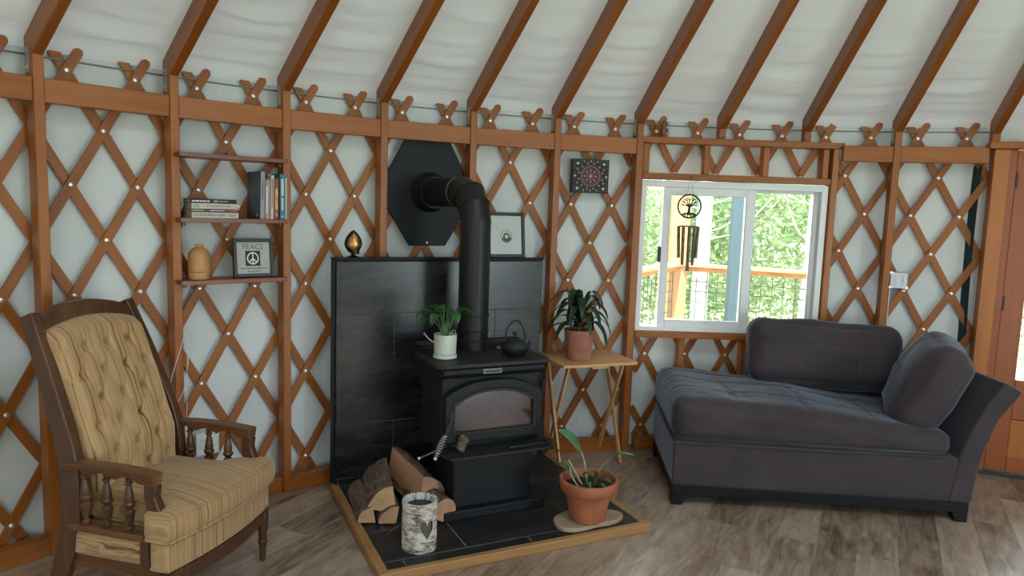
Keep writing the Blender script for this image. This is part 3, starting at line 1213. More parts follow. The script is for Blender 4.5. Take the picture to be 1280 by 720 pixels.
def tree(x, y, h, r, label, lean=(0, 0), crown=(1.6, 1.6, 2.6), zc=2.6, leaves=2600, seed=1, lm=None, tm=None, size=0.07):
    rnd = random.Random(seed)
    t = thing('tree', label, 'tree', (x, y, -1.6), 0, 'trees beyond the deck')
    bm = bm_new()
    pts = [(lean[0] * s * h + 0.05 * sin(3 * s + seed), lean[1] * s * h, s * h) for s in [k / 8 for k in range(9)]]
    tube(bm, pts, [r * (1 - 0.55 * k / 8) for k in range(9)], 12)
    for k in range(9):
        s = rnd.uniform(0.25, 0.95)
        b0 = V((lean[0] * s * h, lean[1] * s * h, s * h))
        an = rnd.uniform(0, 2 * pi)
        ln = rnd.uniform(0.7, 1.6)
        tube(bm, spline([b0, b0 + V((cos(an), sin(an), 0.25)) * ln * 0.5, b0 + V((cos(an), sin(an), 0.55)) * ln], 3), 0.012, 5, False)
    obj('trunk', bm, tm or TRUNK, t, sharp=180)
    me = bpy.data.meshes.new('crown')
    vs, fs = [], []
    cl = [(rnd.gauss(0, 0.5) * crown[0], rnd.gauss(0, 0.5) * crown[1], zc + 1.6 + rnd.gauss(0, 0.55) * crown[2]) for _ in range(40)]
    for k in range(leaves):
        c = rnd.choice(cl)
        p = V((c[0] + rnd.gauss(0, 0.3), c[1] + rnd.gauss(0, 0.3), c[2] + rnd.gauss(0, 0.22)))
        if p.z < 0.1:
            continue
        a = V((rnd.gauss(0, 1), rnd.gauss(0, 1), rnd.gauss(0, 0.6))).normalized()
        b = a.cross(V((rnd.gauss(0, 1), rnd.gauss(0, 1), rnd.gauss(0, 1)))).normalized()
        s = size * rnd.uniform(0.6, 1.3)
        n0 = len(vs)
        vs += [p - a * s, p + b * s * 0.5, p + a * s, p - b * s * 0.5]
        fs.append((n0, n0 + 1, n0 + 2, n0 + 3))
    me.from_pydata(vs, [], fs)
    me.materials.append(lm or FOREST)
    o = bpy.data.objects.new('crown', me)
    link(o, t)
    o['kind'] = 'stuff'
    return t


tree(3.75, 9.0, 8.0, 0.15, 'white birch tree leaning behind the right window pane', (0.035, 0.0), (1.2, 0.8, 1.0), 4.6, 1500, 3)
tree(2.5, 9.2, 8.0, 0.13, 'white birch tree behind the hanging wind chime', (-0.004, 0), (1.2, 0.8, 1.0), 4.6, 1500, 4)
specs = [(0.3, 10.5, FOREST), (1.6, 11.5, FOREST2), (2.9, 10.8, FOREST), (4.1, 12.0, FOREST2), (5.2, 10.6, FOREST), (6.6, 11.6, FOREST2),
         (3.4, 13.5, FOREST2), (5.6, 14.0, FOREST), (1.9, 14.2, FOREST2), (7.6, 10.0, FOREST), (-1.2, 9.6, FOREST2), (7.8, 7.6, FOREST), (8.6, 5.6, FOREST2)]
for n, (x, y, lm) in enumerate(specs):
    tree(x, y, 7.0, 0.05, 'slender green leafy tree in the woods beyond the deck', (0.02 * (n % 3 - 1), 0), (1.3, 1.2, 1.9), 1.7, 6500, 20 + n, lm, TRUNKB, 0.06)

# ================================================================== LIGHT
world = bpy.data.worlds.new('daylight')
SC.world = world
world.use_nodes = True
nt = world.node_tree
bg = nt.nodes['Background']
bg.inputs[0].default_value = (0.84, 0.94, 1.0, 1)
bg.inputs[1].default_value = SKY


sun = bpy.data.lights.new('sun', 'SUN')
sun.energy = P_SUN
sun.angle = radians(3)
sun.color = (0.90, 0.965, 1.0)
so_ = bpy.data.objects.new('sun', sun)
link(so_)
so_.rotation_euler = V((0.02, 0.21, -1.0)).to_track_quat('-Z', 'Y').to_euler()


def area(name, loc, aim, sx, sy, power, color, shape='RECTANGLE'):
    li = bpy.data.lights.new(name, 'AREA')
    li.shape = shape
    li.size, li.size_y = sx, sy
    li.energy = power
    li.color = color
    o = bpy.data.objects.new(name, li)
    link(o)
    o.location = loc
    d = (V(aim) - V(loc)).normalized()
    o.rotation_euler = d.to_track_quat('-Z', 'Y').to_euler()
    return o


# daylight through the round skylight and through the openings behind the camera
area('skylight_daylight', (CX, CY, zc + 0.05), (CX, CY, 0), 1.5, 1.5, P_SKY, (0.60, 0.82, 1.0), 'DISK')
for (a, b, z0, z1), pw in zip(FW, P_WIN):
    c = wall((a + b) / 2, (z0 + z1) / 2, R + 0.02)
    area('window_daylight', c, (CX, CY, (z0 + z1) / 2 - 0.15), (b - a) * DA * R * 0.95, z1 - z0, pw, (0.70, 0.88, 1.0))


def portal(c, aim, w, hgt):
    o = area('window_portal', c, aim, w, hgt, 1.0, (1, 1, 1))
    o.data.cycles.is_portal = True


dc = D0 + (D1 - D0) * 0.5
dn = V((-(D1 - D0).y, (D1 - D0).x, 0)).normalized()
portal(wp(WW / 2, 0.16, 1.31), wp(WW / 2, -1, 1.31), 1.2, 0.98)
portal(dc + dn * 0.14 + V((0, 0, 1.26)), dc - dn + V((0, 0, 1.26)), 0.75, 1.3)

# ================================================================== CAMERA
f_px, pitch, roll = 887.963, 0.11124, 0.033347
cam = bpy.data.cameras.new('camera')
cam.sensor_width = 36
cam.lens = 36 * f_px / 1280
cam.clip_start = 0.05
co = bpy.data.objects.new('camera', cam)
link(co)
fw = V((0, cos(pitch), -sin(pitch)))
up0 = V((0, sin(pitch), cos(pitch)))
r0 = V((1, 0, 0))
X = r0 * cos(roll) + up0 * sin(roll)
Y = r0 * -sin(roll) + up0 * cos(roll)
mx = M((X, Y, -fw)).transposed().to_4x4()
mx.translation = (0, 0, EYE)
co.matrix_world = mx
SC.camera = co
vs_ = SC.view_settings
SC.display_settings.display_device = 'sRGB'
vs_.view_transform = 'Standard'
vs_.look = 'None'
vs_.exposure = EXPOSURE
vs_.gamma = 1
vs_.use_curve_mapping = False
SC.cycles.use_denoising = True
SC.cycles.max_bounces = 8
SC.cycles.diffuse_bounces = 5
SC.cycles.transparent_max_bounces = 12
SC.cycles.caustics_reflective = False
SC.cycles.caustics_refractive = False
SC.cycles.sample_clamp_indirect = 6.0
# ================================================================== HEARTH, TILED WALL, STOVE
HA = radians(25.5)
HU = V((cos(HA), sin(HA), 0))
HN = V((sin(HA), -cos(HA), 0))          # towards the room
H0 = V((-0.955, 3.80, 0))


def hp(s, t, z=0.0):
    return H0 + HU * s + HN * t + V((0, 0, z))


HZ = 0.040
h = thing('hearth_pad', 'low black tiled hearth pad with wooden edging under the stove', 'hearth', hp(0, 0, 0), HA)
bm = bm_new()
box(bm, 0.02, 1.315, -1.045, 0.05, 0.0, HZ)
obj('tile_top', bm, TILEF, h, smooth=False)
bm = bm_new()
box(bm, -0.022, 1.357, -1.079, -1.0455, 0, HZ + 0.005)
obj('edging', bm, OAKEDGE, h, bevel=0.004)
for x in (-0.022, 1.3155):
    beam('edging', (x + 0.0205 if x < 0 else x + 0.0205, -1.045, (HZ + 0.005) / 2), (x + 0.0205, 0.02, (HZ + 0.005) / 2), 0.041, HZ + 0.005, (0, 0, 1), OAKEDGE, h)
o = [c for c in h.children if c.name.startswith('edging')]

tw = thing('tiled_heat_shield', 'tall black tiled panel standing behind the wood stove', 'heat shield', hp(0, 0, HZ), HA)
bm = bm_new()
box(bm, -0.018, 1.245, -0.03, 0.012, 0, 1.245)
obj('backing', bm, PLATEBLK, tw, bevel=0.002, seg=1)
bm = bm_new()
box(bm, 0.0, 1.232, -0.048, -0.0302, 0.0, 1.235)
obj('tile_face', bm, TILEW, tw, bevel=0.001, seg=1)
bm = bm_new()
box(bm, -0.020, 1.247, -0.052, 0.014, 1.2455, 1.256)
obj('top_trim', bm, PLATEBLK, tw, bevel=0.002, seg=1)
TOPZ = HZ + 1.256

# ---- stove
ST = thing('wood_stove', 'black cast iron wood stove with arched glass door on a pedestal', 'wood stove', hp(0.66, 0.48, HZ), HA)
# local x along the hearth, y away from the room; s = x + .66, t = .48 - y


def sx(s):
    return s - 0.66


def ty(t):
    return 0.48 - t


Z = -HZ


def zz(z):
    return z - HZ


bm = bm_new()
box(bm, sx(.395), sx(.955), ty(.70), ty(.30), 0, zz(.088))
obj('base_plate', bm, IRON, ST, bevel=0.006)
bm = bm_new()
box(bm, sx(.458), sx(.885), ty(.655), ty(.34), zz(.088), zz(.375))
obj('pedestal', bm, IRON, ST, bevel=0.004)
bm = bm_new()
box(bm, sx(.385), sx(.935), ty(.655), ty(.32), zz(.375), zz(.80))
obj('firebox', bm, IRON, ST, bevel=0.02, seg=3)
# front upper moulding
bm = bm_new()
prism(bm, [(ty(.655), zz(.80)), (ty(.685), zz(.80)), (ty(.685), zz(.775)), (ty(.664), zz(.752)), (ty(.655), zz(.752))], .55, 'yz', sx(.385))
obj('front_moulding', bm, IRON, ST, bevel=0.003)
# top plate with rounded front corners
bm = bm_new()


def rrect(x0, x1, y0, y1, r, n=6):
    pts = []
    for cx_, cy_, a0_ in ((x1 - r, y1 - r, 0), (x0 + r, y1 - r, 90), (x0 + r, y0 + r, 180), (x1 - r, y0 + r, 270)):
        for k in range(n + 1):
            a = radians(a0_ + 90 * k / n)
            pts.append((cx_ + r * cos(a), cy_ + r * sin(a)))
    return pts


prism(bm, rrect(sx(.348), sx(.968), ty(.70), ty(.29), .05), .022, 'xy', zz(.805))
obj('top_plate', bm, IRONTOP, ST, bevel=0.007, seg=3)
bm = bm_new()
box(bm, sx(.37), sx(.945), ty(.285), ty(.262), zz(.70), zz(.868))
box(bm, sx(.37), sx(.945), ty(.31), ty(.285), zz(.846), zz(.868))
obj('rear_heat_rail', bm, IRON, ST, bevel=0.004)
# arched door
DSC = .655


def arch_outline(hw, z0, zs, zc, n=16):
    pts = [(hw, z0), ]
    for k in range(n + 1):
        u = 1 - 2 * k / n
        pts.append((hw * u, zs + (zc - zs) * (1 - abs(u) ** 2.4)))
    pts.append((-hw, z0))
    return pts


def ring_prism(bm, outer, inner, y0, y1):
    n = len(outer)
    a0 = [bm.verts.new((x, y0, z)) for x, z in outer]
    a1 = [bm.verts.new((x, y1, z)) for x, z in outer]
    b0 = [bm.verts.new((x, y0, z)) for x, z in inner]
    b1 = [bm.verts.new((x, y1, z)) for x, z in inner]
    for i in range(n):
        j = (i + 1) % n
        bm.faces.new((a0[i], a0[j], b0[j], b0[i]))
        bm.faces.new((a1[i], b1[i], b1[j], a1[j]))
        bm.faces.new((a0[i], a1[i], a1[j], a0[j]))
        bm.faces.new((b0[i], b0[j], b1[j], b1[i]))


cxd = sx(.652)
bm = bm_new()
sh = lambda pts: [(x + cxd, zz(z)) for x, z in pts]
ring_prism(bm, sh(arch_outline(.262, .440, .672, .742)), sh(arch_outline(.222, .482, .632, .697)), ty(.705), ty(.656))
drs = obj('door', bm, IRON, ST, bevel=0.006, seg=3)
bm = bm_new()
ring_prism(bm, sh(arch_outline(.224, .480, .634, .699)), sh(arch_outline(.212, .490, .622, .686)), ty(.708), ty(.69))
obj('glass_retainer', bm, IRONTOP, drs, bevel=0.002)
bm = bm_new()
prism(bm, sh(arch_outline(.2225, .4805, .632, .6975)), .006, 'xz', ty(.690))
for v in bm.verts:                       # slightly bowed pane
    pass
obj('door_glass', bm, STOVEGLASS, drs, smooth=False)
for z in (.50, .70):
    bm = bm_new()
    lathe(bm, [(0.009, 0), (0.009, 0.05)], 12, (sx(.925), ty(.69), zz(z - 0.025)))
    obj('hinge', bm, IRON, drs)
# coil handle
hA_, hB_ = V((sx(.428), ty(.712), zz(.575))), V((sx(.318), ty(.775), zz(.402)))
bm = bm_new()
tube(bm, [hA_ + V((0, 0.03, 0.0)), hA_, hB_], 0.0045, 8)
lathe(bm, [(0, 0), (0.013, 0.0), (0.013, 0.014), (0, 0.014)], 12, (hA_.x, 0, 0), mx=M.Translation((0, hA_.y + 0.02, hA_.z)) @ M.Rotation(radians(90), 4, 'X'))
hd = obj('door_handle', bm, HINGE, drs)
bm = bm_new()
d = (hB_ - hA_).normalized()
e1 = d.cross(V((0, 0, 1))).normalized()
e2 = d.cross(e1)
Lh = (hB_ - hA_).length
pts = []
for k in range(9 * 12 + 1):
    a = 2 * pi * k / 12
    u = k / 108
    r = 0.0085 + 0.0085 * sin(pi * min(1, u * 1.05))
    pts.append(hA_ + d * (Lh * (0.44 + 0.52 * u)) + e1 * (r * cos(a)) + e2 * (r * sin(a)))
tube(bm, pts, 0.0034, 6)
lathe(bm, [(0, -0.011), (0.008, -0.008), (0.011, 0), (0.008, 0.008), (0, 0.011)], 12, tuple(hB_))
tag(obj('coil_grip', bm, STEEL, hd), 'bright coiled spring grip')
# air control rod
bm = bm_new()
p0 = V((sx(.41), ty(.66), zz(.412)))
p1 = V((sx(.245), ty(.75), zz(.405)))
tube(bm, [p0, p1], 0.004, 8)
lathe(bm, [(0, -0.009), (0.007, -0.006), (0.009, 0), (0.007, 0.006), (0, 0.009)], 12, tuple(p1))
tag(obj('air_control_rod', bm, STEEL, ST), 'thin steel rod with a ball end')
# ash shelf
bm = bm_new()
prism(bm, [(sx(.335), ty(.656)), (sx(.385), ty(.815)), (sx(.93), ty(.815)), (sx(.985), ty(.70)), (sx(.968), ty(.656))], .012, 'xy', zz(.392))
ash = obj('ash_shelf', bm, IRONTOP, ST, bevel=0.003)
bm = bm_new()
tube(bm, [(sx(.70), ty(.775), zz(.411)), (sx(.90), ty(.775), zz(.411)), (sx(.925), ty(.755), zz(.411)), (sx(.925), ty(.72), zz(.411))], 0.009, 8)
obj('shelf_rail', bm, IRON, ash)
for q in (.42, .90):
    bm = bm_new()
    box(bm, sx(q), sx(q + .02), ty(.74), ty(.66), zz(.34), zz(.391))
    obj('shelf_bracket', bm, IRON, ST, bevel=0.003)
# name plate
bm = bm_new()
box(bm, sx(.588), sx(.69), ty(.691), ty(.684), zz(.770), zz(.797))
npl = obj('name_plate', bm, plain('worn_plate', (.20, .195, .19), .5, .6), ST, bevel=0.003)
bm = bm_new()
x = sx(.598)
for w in (.008, .011, .007, .010, .009, .008, .011, .009):
    box(bm, x, x + w * .75, ty(.693), ty(.6905), zz(.778), zz(.789))
    x += w + .0015
obj('raised_lettering', bm, IRON, npl, smooth=False)

# ---- stove pipe
PP = thing('stove_pipe', 'black stove pipe rising from the stove and bending to the wall', 'stove pipe', hp(.672, .335, .828), HA)
PR = 0.082
bm = bm_new()
lathe(bm, [(PR + .006, 0), (PR + .006, .05), (PR, .055), (PR, .695)], 40, cap0=False, cap1=False)
obj('vertical_pipe', bm, PIPEBLK, PP)
for z in (.10, .185):
    bm = bm_new()
    lathe(bm, [(PR, z - .006), (PR + .005, z - .003), (PR + .005, z + .003), (PR, z + .006)], 40, cap0=False, cap1=False)
    obj('pipe_seam', bm, PIPEBLK, PP)
# elbow in gored segments towards the hexagon plate
ez = 1.515 - .828
Rb = 0.150
tgt = V((.60 - .672, .335 + .20, 0)).normalized()      # local direction to the plate centre


def ering(bm, c, t, r, n=40):
    sidev = t.cross(V((-tgt.y, tgt.x, 0))).normalized()
    w = V((-tgt.y, tgt.x, 0))
    return [bm.verts.new(c + (sidev * cos(2 * pi * k / n) + w * sin(2 * pi * k / n)) * r) for k in range(n)]


def arcp(a):
    return V((0, 0, ez)) + tgt * (Rb * (1 - cos(a))) + V((0, 0, Rb * sin(a)))


angs = [0, radians(30), radians(60), radians(90)]
for gidx, (a, b) in enumerate(zip(angs, angs[1:])):
    bm = bm_new()
    ra = ering(bm, arcp(a), (V((0, 0, cos(a))) + tgt * sin(a)), PR + 0.001 + .0008 * gidx)
    rb_ = ering(bm, arcp(b), (V((0, 0, cos(b))) + tgt * sin(b)), PR + 0.001 + .0008 * gidx)
    rc = ering(bm, arcp(b) , (V((0, 0, cos(b))) + tgt * sin(b)), PR + 0.0065)
    for k in range(40):
        k2 = (k + 1) % 40
        bm.faces.new((ra[k], ra[k2], rb_[k2], rb_[k]))
        bm.faces.new((rb_[k], rb_[k2], rc[k2], rc[k]))
    obj('elbow_section', bm, PIPEBLK, PP)
eend = arcp(radians(90))
hend = eend + tgt * (V((.60 - .672, .335 + .205, 0)).length - Rb)
bm = bm_new()
tube(bm, [eend, hend], PR, 40, False)
obj('horizontal_pipe', bm, PIPEBLK, PP)
bm = bm_new()
c0 = eend + tgt * .035
tube(bm, [c0, c0 + tgt * .005], PR + .0025, 40)
tag(obj('joint_ring', bm, GALV, PP), 'thin pale metal joint ring')
bm = bm_new()
tube(bm, [hend - tgt * .06, hend - tgt * .012, hend - tgt * .006, hend], [PR + .012, PR + .03, PR + .035, PR + .035], 40)
obj('wall_collar', bm, PIPEBLK, PP)
bm = bm_new()
tube(bm, [V((0, 0, ez - .005)), V((0, 0, ez + .004))], PR + .0018, 40, False)
obj('pipe_seam', bm, PIPEBLK, PP)

# ---- hexagonal wall plate
hx = thing('hexagonal_wall_plate', 'big black hexagonal metal plate on the wall behind the pipe elbow', 'wall plate', hp(.588, -.215, 1.66), HA)
bm = bm_new()
prism(bm, [(-.305, 0), (-.145, .308), (.135, .308), (.30, 0), (.115, -.312), (-.110, -.312)], .014, 'xz', 0.0)
obj('plate', bm, PLATEBLK, hx, bevel=0.003)
bm = bm_new()
lathe(bm, [(0.006, 0), (0.006, .003), (0, .005)], 10, mx=M.Translation((0.0, -.0005, -.293)) @ M.Rotation(radians(90), 4, 'X'))
obj('screw', bm, BOLT, hx)

# ---- things on top of the tiled panel
fl = thing('flame_ornament', 'gold and black flame shaped ornament on the tiled panel left end', 'ornament', hp(.094, .018, TOPZ), HA + radians(10))
bm = bm_new()
lathe(bm, [(0, 0), (.034, 0), (.030, .006), (.012, .012), (.010, .018), (0, .018)], 24)
obj('foot', bm, BRASSDARK, fl)
bm = bm_new()
prof = []
for k in range(19):
    s = k / 18
    prof.append((max(0.0, .047 * sin(pi * s ** .85) ** .75), .016 + .132 * s))
segs = 32
g = []
rows = []
for r, z in prof:
    rows.append([bm.verts.new((r * cos(2 * pi * k / segs + .4), r * sin(2 * pi * k / segs + .4), z)) for k in range(segs)])
for j, (a, b) in enumerate(zip(rows, rows[1:])):
    for k in range(segs):
        an = (2 * pi * (k + .5) / segs + .4) % (2 * pi)
        # leave a leaf-shaped opening on the room side (-y)
        dlt = (an - 1.5 * pi + .25)
        w = .95 * sin(pi * min(1, max(0, (j - 1) / 15))) 
        if abs(dlt) < w and 2 <= j <= 15:
            continue
        bm.faces.new((a[k], a[(k + 1) % segs], b[(k + 1) % segs], b[k]))
bmesh.ops.remove_doubles(bm, verts=bm.verts, dist=1e-5)
obj('black_shell', bm, BRASSDARK, fl)
bm = bm_new()
lathe(bm, [(max(0, r - .002), z) for r, z in prof], 32)
tag(obj('gold_lining', bm, GOLD, fl), 'gold inner face of the shell')
bm = bm_new()
lathe(bm, [(0, 0), (.021, 0), (.023, .012), (.021, .024), (0, .024)], 18, (0, -.026, .020))
obj('candle_cup', bm, BRASSDARK, fl)

pf = thing('framed_print', 'black framed round print standing on the tiled panel, right of pipe', 'picture', hp(1.003, .022, TOPZ), HA)
tilt = M.Rotation(radians(-7), 4, 'X')
pfm = M.Translation((0, 0.0, 0)) @ tilt
W2, Hh = .122, .268
bm = bm_new()
rect_frame(bm, -W2, W2, 0, Hh, .020, -.010, .008)
obj('frame', bm, BLACKFRAME, pf, bevel=0.003, matrix=pfm)
bm = bm_new()
box(bm, -W2 + .018, W2 - .018, -.001, .004, .018, Hh - .018)
bk = obj('white_mat', bm, MATPAPER, pf, smooth=False, matrix=pfm)
bm = bm_new()
lathe(bm, [(.012, 0), (.022, 0), (.022, .0004), (.012, .0004), (.012, 0)], 32, cap0=False, cap1=False, mx=M.Translation((.004, -.0012, .125)) @ M.Rotation(radians(90), 4, 'X'))
lathe(bm, [(.034, 0), (.037, 0), (.037, .0004), (.034, .0004), (.034, 0)], 40, cap0=False, cap1=False, mx=M.Translation((.004, -.0012, .125)) @ M.Rotation(radians(90), 4, 'X'))
for k in range(9):
    a = radians(205 + 17 * k)
    box(bm, -.0035, .0035, -.0016, -.0012, .022, .036, mx=M.Translation((.004, 0, .125)) @ M.Rotation(pi / 2 - a, 4, 'Y'))
tag(obj('round_drawing', bm, INK, bk, smooth=False), 'small dark ring drawing on white')
bm = bm_new()
box(bm, -W2 + .017, W2 - .017, -.0055, -.004, .017, Hh - .017)
obj('picture_glass', bm, GLASS, pf, smooth=False, matrix=pfm)

# ---- on the stove
wpot = thing('houseplant', 'leafy green plant in small pale glazed pot on the stove top', 'potted plant', hp(.448, .52, .827), HA)
bm = bm_new()
lathe(bm, [(0, 0), (.052, 0), (.060, .004), (.060, .020), (.054, .020), (.052, .012), (0, .010)], 32)
obj('saucer', bm, WHITEPOT, wpot)
bm = bm_new()
lathe(bm, [(0, .011), (.040, .011), (.052, .020), (.0565, .034), (.0575, .122), (.0535, .122), (.0525, .105), (0, .104)], 36)
obj('pot', bm, WHITEPOT, wpot)
bm = bm_new()
lathe(bm, [(.0525, .104), (.03, .109), (0, .110)], 20, cap0=False)
obj('soil', bm, SOIL, wpot)


def camdir():
    """unit vectors: right and toward the camera seen from the hearth things, in hearth local axes"""
    return


rnd = random.Random(5)
# stems and blades: (azimuth deg in hearth axes, reach, height, blade length, width)
ST_L = [(200, .075, .085, .115, .024), (225, .05, .11, .11, .026), (175, .055, .12, .10, .024), (150, .03, .13, .09, .026), (95, .03, .135, .09, .024),
        (280, .035, .115, .085, .027), (330, .05, .125, .10, .022), (20, .065, .125, .115, .018), (355, .045, .105, .075, .02), (250, .06, .075, .08, .022), (60, .05, .11, .08, .02)]
for az, reach, hh, bl, bw in ST_L:
    a = radians(az)
    dx = V((cos(a), sin(a), 0))
    base = dx * .012 + V((0, 0, .106))
    tip = dx * reach + V((0, 0, .106 + hh))
    bm = bm_new()
    tube(bm, spline([base, base.lerp(tip, .5) + V((0, 0, .012)), tip], 5), .0022, 6)
    stm = obj('stem', bm, STEM, wpot)
    bm = bm_new()
    leaf(bm, [tip, tip + dx * bl * .45 + V((0, 0, .016)), tip + dx * bl * .8 + V((0, 0, .0)), tip + dx * bl + V((0, 0, -.028))], bw, .3, 12)
    obj('leaf', bm, LEAFMID, wpot, sharp=180)
bm = bm_new()
p = [(-.03, -.005, .108), (-.055, -.01, .085), (-.085, -.012, .098), (-.118, -.012, .132)]
tube(bm, spline(p, 6), [.003] * 18 + [.007], 7)
tag(obj('pale_runner', bm, STEMPALE, wpot), 'pale drooping shoot')
bm = bm_new()
tube(bm, spline([(.025, 0, .106), (.035, .0, .135), (.05, 0, .138), (.058, 0, .112)], 5), .002, 6)
obj('pale_runner', bm, STEMPALE, wpot)

kt = thing('iron_teapot', 'small black cast iron teapot with hoop handle on the stove', 'teapot', hp(.815, .565, .827), HA)
kt.scale = (1, 1, 1.28)
bm = bm_new()
lathe(bm, [(0, 0), (.042, 0), (.052, .004), (.070, .024), (.074, .036), (.068, .050), (.050, .062), (.034, .067), (0, .067)], 40)
obj('body', bm, KETTLE, kt)
bm = bm_new()
lathe(bm, [(.034, .067), (.032, .071), (.012, .076), (.006, .078), (.006, .083), (.012, .088), (.011, .094), (0, .097)], 28, cap0=False)
obj('lid', bm, KETTLE, kt)
bm = bm_new()
pts = [V((.058 * cos(a), 0, .055 + .088 * sin(a))) for a in [pi * k / 20 for k in range(21)]]
tube(bm, pts, .0042, 8)
obj('hoop_handle', bm, KETTLE, kt)
bm = bm_new()
tube(bm, spline([(.062, .0, .030), (.080, .0, .038), (.092, .0, .054)], 5), [.012] * 3 + [.010] * 4 + [.007] * 4, 12)
obj('spout', bm, KETTLE, kt)
bm = bm_new()
lathe(bm, [(0, 0), (.030, 0), (.032, .004), (.028, .007), (.020, .005), (0, .005)], 26)
o = obj('small_dish', bm, plain('dish_grey', (.20, .19, .17), .5))
o.location = hp(.828, .375, .827)
tag(o, 'small round grey dish behind the iron teapot', 'dish')
# bark piece on the ash shelf
bm = softbox(.022, .018, .038, .012, n=10, fn=lambda p, u: p + V((NZ.noise(p * 60) * .008, NZ.noise(p * 55 + V((3, 1, 2))) * .006, NZ.noise(p * 50 + V((7, 2, 1))) * .008)))
o = obj('bark_chunk', bm, BARK, sharp=180)
o.matrix_world = M.Translation(hp(.468, .735, .446)) @ M.Rotation(HA, 4, 'Z') @ M.Rotation(radians(24), 4, 'Y')
tag(o, 'small piece of bark lying on the stove ash shelf', 'bark')


# ---- firewood
def log_shape(L, outline, nbark, seed):
    """split log along local x; outline is a closed (y,z) section whose first nbark edges carry bark"""
    bm = bm_new()
    nx = 10
    rows = []
    for i in range(nx + 1):
        x = -L / 2 + L * i / nx
        row = []
        for k, (y, z) in enumerate(outline):
            q = V((x * 6, y * 20, z * 20 + seed * 7))
            f = 1 + .07 * NZ.noise(q)
            row.append(bm.verts.new((x + (.012 * NZ.noise(V((y * 30, z * 30, seed + i)))) * (1 if i in (0, nx) else 0), y * f, z * f)))
        rows.append(row)
    n = len(outline)
    for a, b in zip(rows, rows[1:]):
        for k in range(n):
            f = bm.faces.new((a[k], a[(k + 1) % n], b[(k + 1) % n], b[k]))
            f.material_index = 1 if k < nbark else 0
    for row, rev in ((rows[0], True), (rows[-1], False)):
        f = bm.faces.new(row[::-1] if rev else row)
        f.material_index = 0
    return bm


def wedge(r, a0_, a1_, n=7, cy=0.0, cz=0.0):
    pts = [(r * cos(radians(a0_ + (a1_ - a0_) * k / n)), r * sin(radians(a0_ + (a1_ - a0_) * k / n))) for k in range(n + 1)]
    pts.append((cy, cz))
    return pts, n


def firelog(label, L, sec, mx, wood_m, seed):
    outl, nb = sec
    bm = log_shape(L, outl, nb, seed)
    o = obj('firewood_log', bm, None, mats=[wood_m, BARK], sharp=30)
    o.matrix_world = mx
    return tag(o, label, 'firewood', 'split firewood on the hearth')


def LM(s, t, z, az, tilt_=0.0, roll_=0.0):
    """log axis: az deg measured in hearth axes (0 = along width, 90 = away from room), tilt up"""
    return M.Translation(hp(s, t, z)) @ M.Rotation(HA + radians(az), 4, 'Z') @ M.Rotation(radians(-tilt_), 4, 'Y') @ M.Rotation(radians(roll_), 4, 'X')


FW_LOGS = [
    ('lowest pale split log at the left of the firewood heap', .36, wedge(.088, 8, 80), LM(.100, .40, HZ + .002, 86), LOGCUT, 1),
    ('split log with rough bark face on top left of the heap', .34, wedge(.145, 12, 82), LM(.215, .43, .095, 80, 4), LOGCUT, 2),
    ('reddish split log wedged under the bark faced log', .34, wedge(.085, 5, 100), LM(.200, .455, HZ + .002, 82), LOGRED, 3),
    ('tall split log with pale flat face at the back of the heap', .36, wedge(.155, 95, 165), LM(.285, .37, .105, 100, 8), LOGRED, 4),
    ('round ended log lying behind the birch candle holder', .30, ([(.058 * cos(2 * pi * k / 14), .058 * sin(2 * pi * k / 14)) for k in range(14)], 14), LM(.385, .545, HZ + .062, 97), LOGRED, 5),
    ('small dark split log almost hidden behind the birch holder', .26, wedge(.10, 20, 130), LM(.36, .33, HZ + .01, 95), LOGRED, 6),
]
for a in FW_LOGS:
    firelog(*a)

# ---- birch bark candle holder
bh = thing('birch_candle_holder', 'birch bark cylinder with heart cutout holding twigs on the hearth', 'candle holder', hp(.21, .885, HZ), HA)
br_, bhh = .079, .225
bm = bm_new()
NTH, NZZ = 200, 110
hc_a, hc_z = radians(-82), .112


HEART = [(16 * sin(t) ** 3, 13 * cos(t) - 5 * cos(2 * t) - 2 * cos(3 * t) - cos(4 * t)) for t in [2 * pi * k / 48 for k in range(48)]]


def in_heart(a, z):
    x = (a - hc_a) * br_ / .034 * 16
    y = (z - hc_z) / .048 * 15
    c = False
    for (xa, ya_), (xb, yb_) in zip(HEART, HEART[1:] + HEART[:1]):
        if (ya_ > y) != (yb_ > y) and x < (xb - xa) * (y - ya_) / (yb_ - ya_) + xa:
            c = not c
    return c


gr = []
for j in range(NZZ + 1):
    z = bhh * j / NZZ
    row = []
    for k in range(NTH):
        a = 2 * pi * k / NTH
        rr = br_ + .0022 * NZ.noise(V((cos(a) * 4, sin(a) * 4, z * 55))) + .002 * NZ.noise(V((cos(a) * 2, sin(a) * 2, z * 12)))
        row.append(bm.verts.new((rr * cos(a), rr * sin(a), z + .003 * NZ.noise(V((cos(a) * 5, sin(a) * 5, 2))) * (1 if j in (0, NZZ) else 0))))
    gr.append(row)
inner = []
for j in range(NZZ):
    for k in range(NTH):
        a = 2 * pi * (k + .5) / NTH
        a = (a + pi) % (2 * pi) - pi
        if in_heart(a, bhh * (j + .5) / NZZ):
            continue
        bm.faces.new((gr[j][k], gr[j][(k + 1) % NTH], gr[j + 1][(k + 1) % NTH], gr[j + 1][k]))
o = obj('bark_sleeve', bm, BIRCH, bh, sharp=180)
md = o.modifiers.new('thick', 'SOLIDIFY')
md.thickness = .005
md.offset = -1
bm = bm_new()
lathe(bm, [(0, .006), (br_ - .010, .006), (br_ - .010, bhh - .03), (br_ - .013, bhh - .03), (br_ - .013, .01), (0, .01)], 48)
obj('glass_liner', bm, CANDLEGLASS, bh)
bm = bm_new()
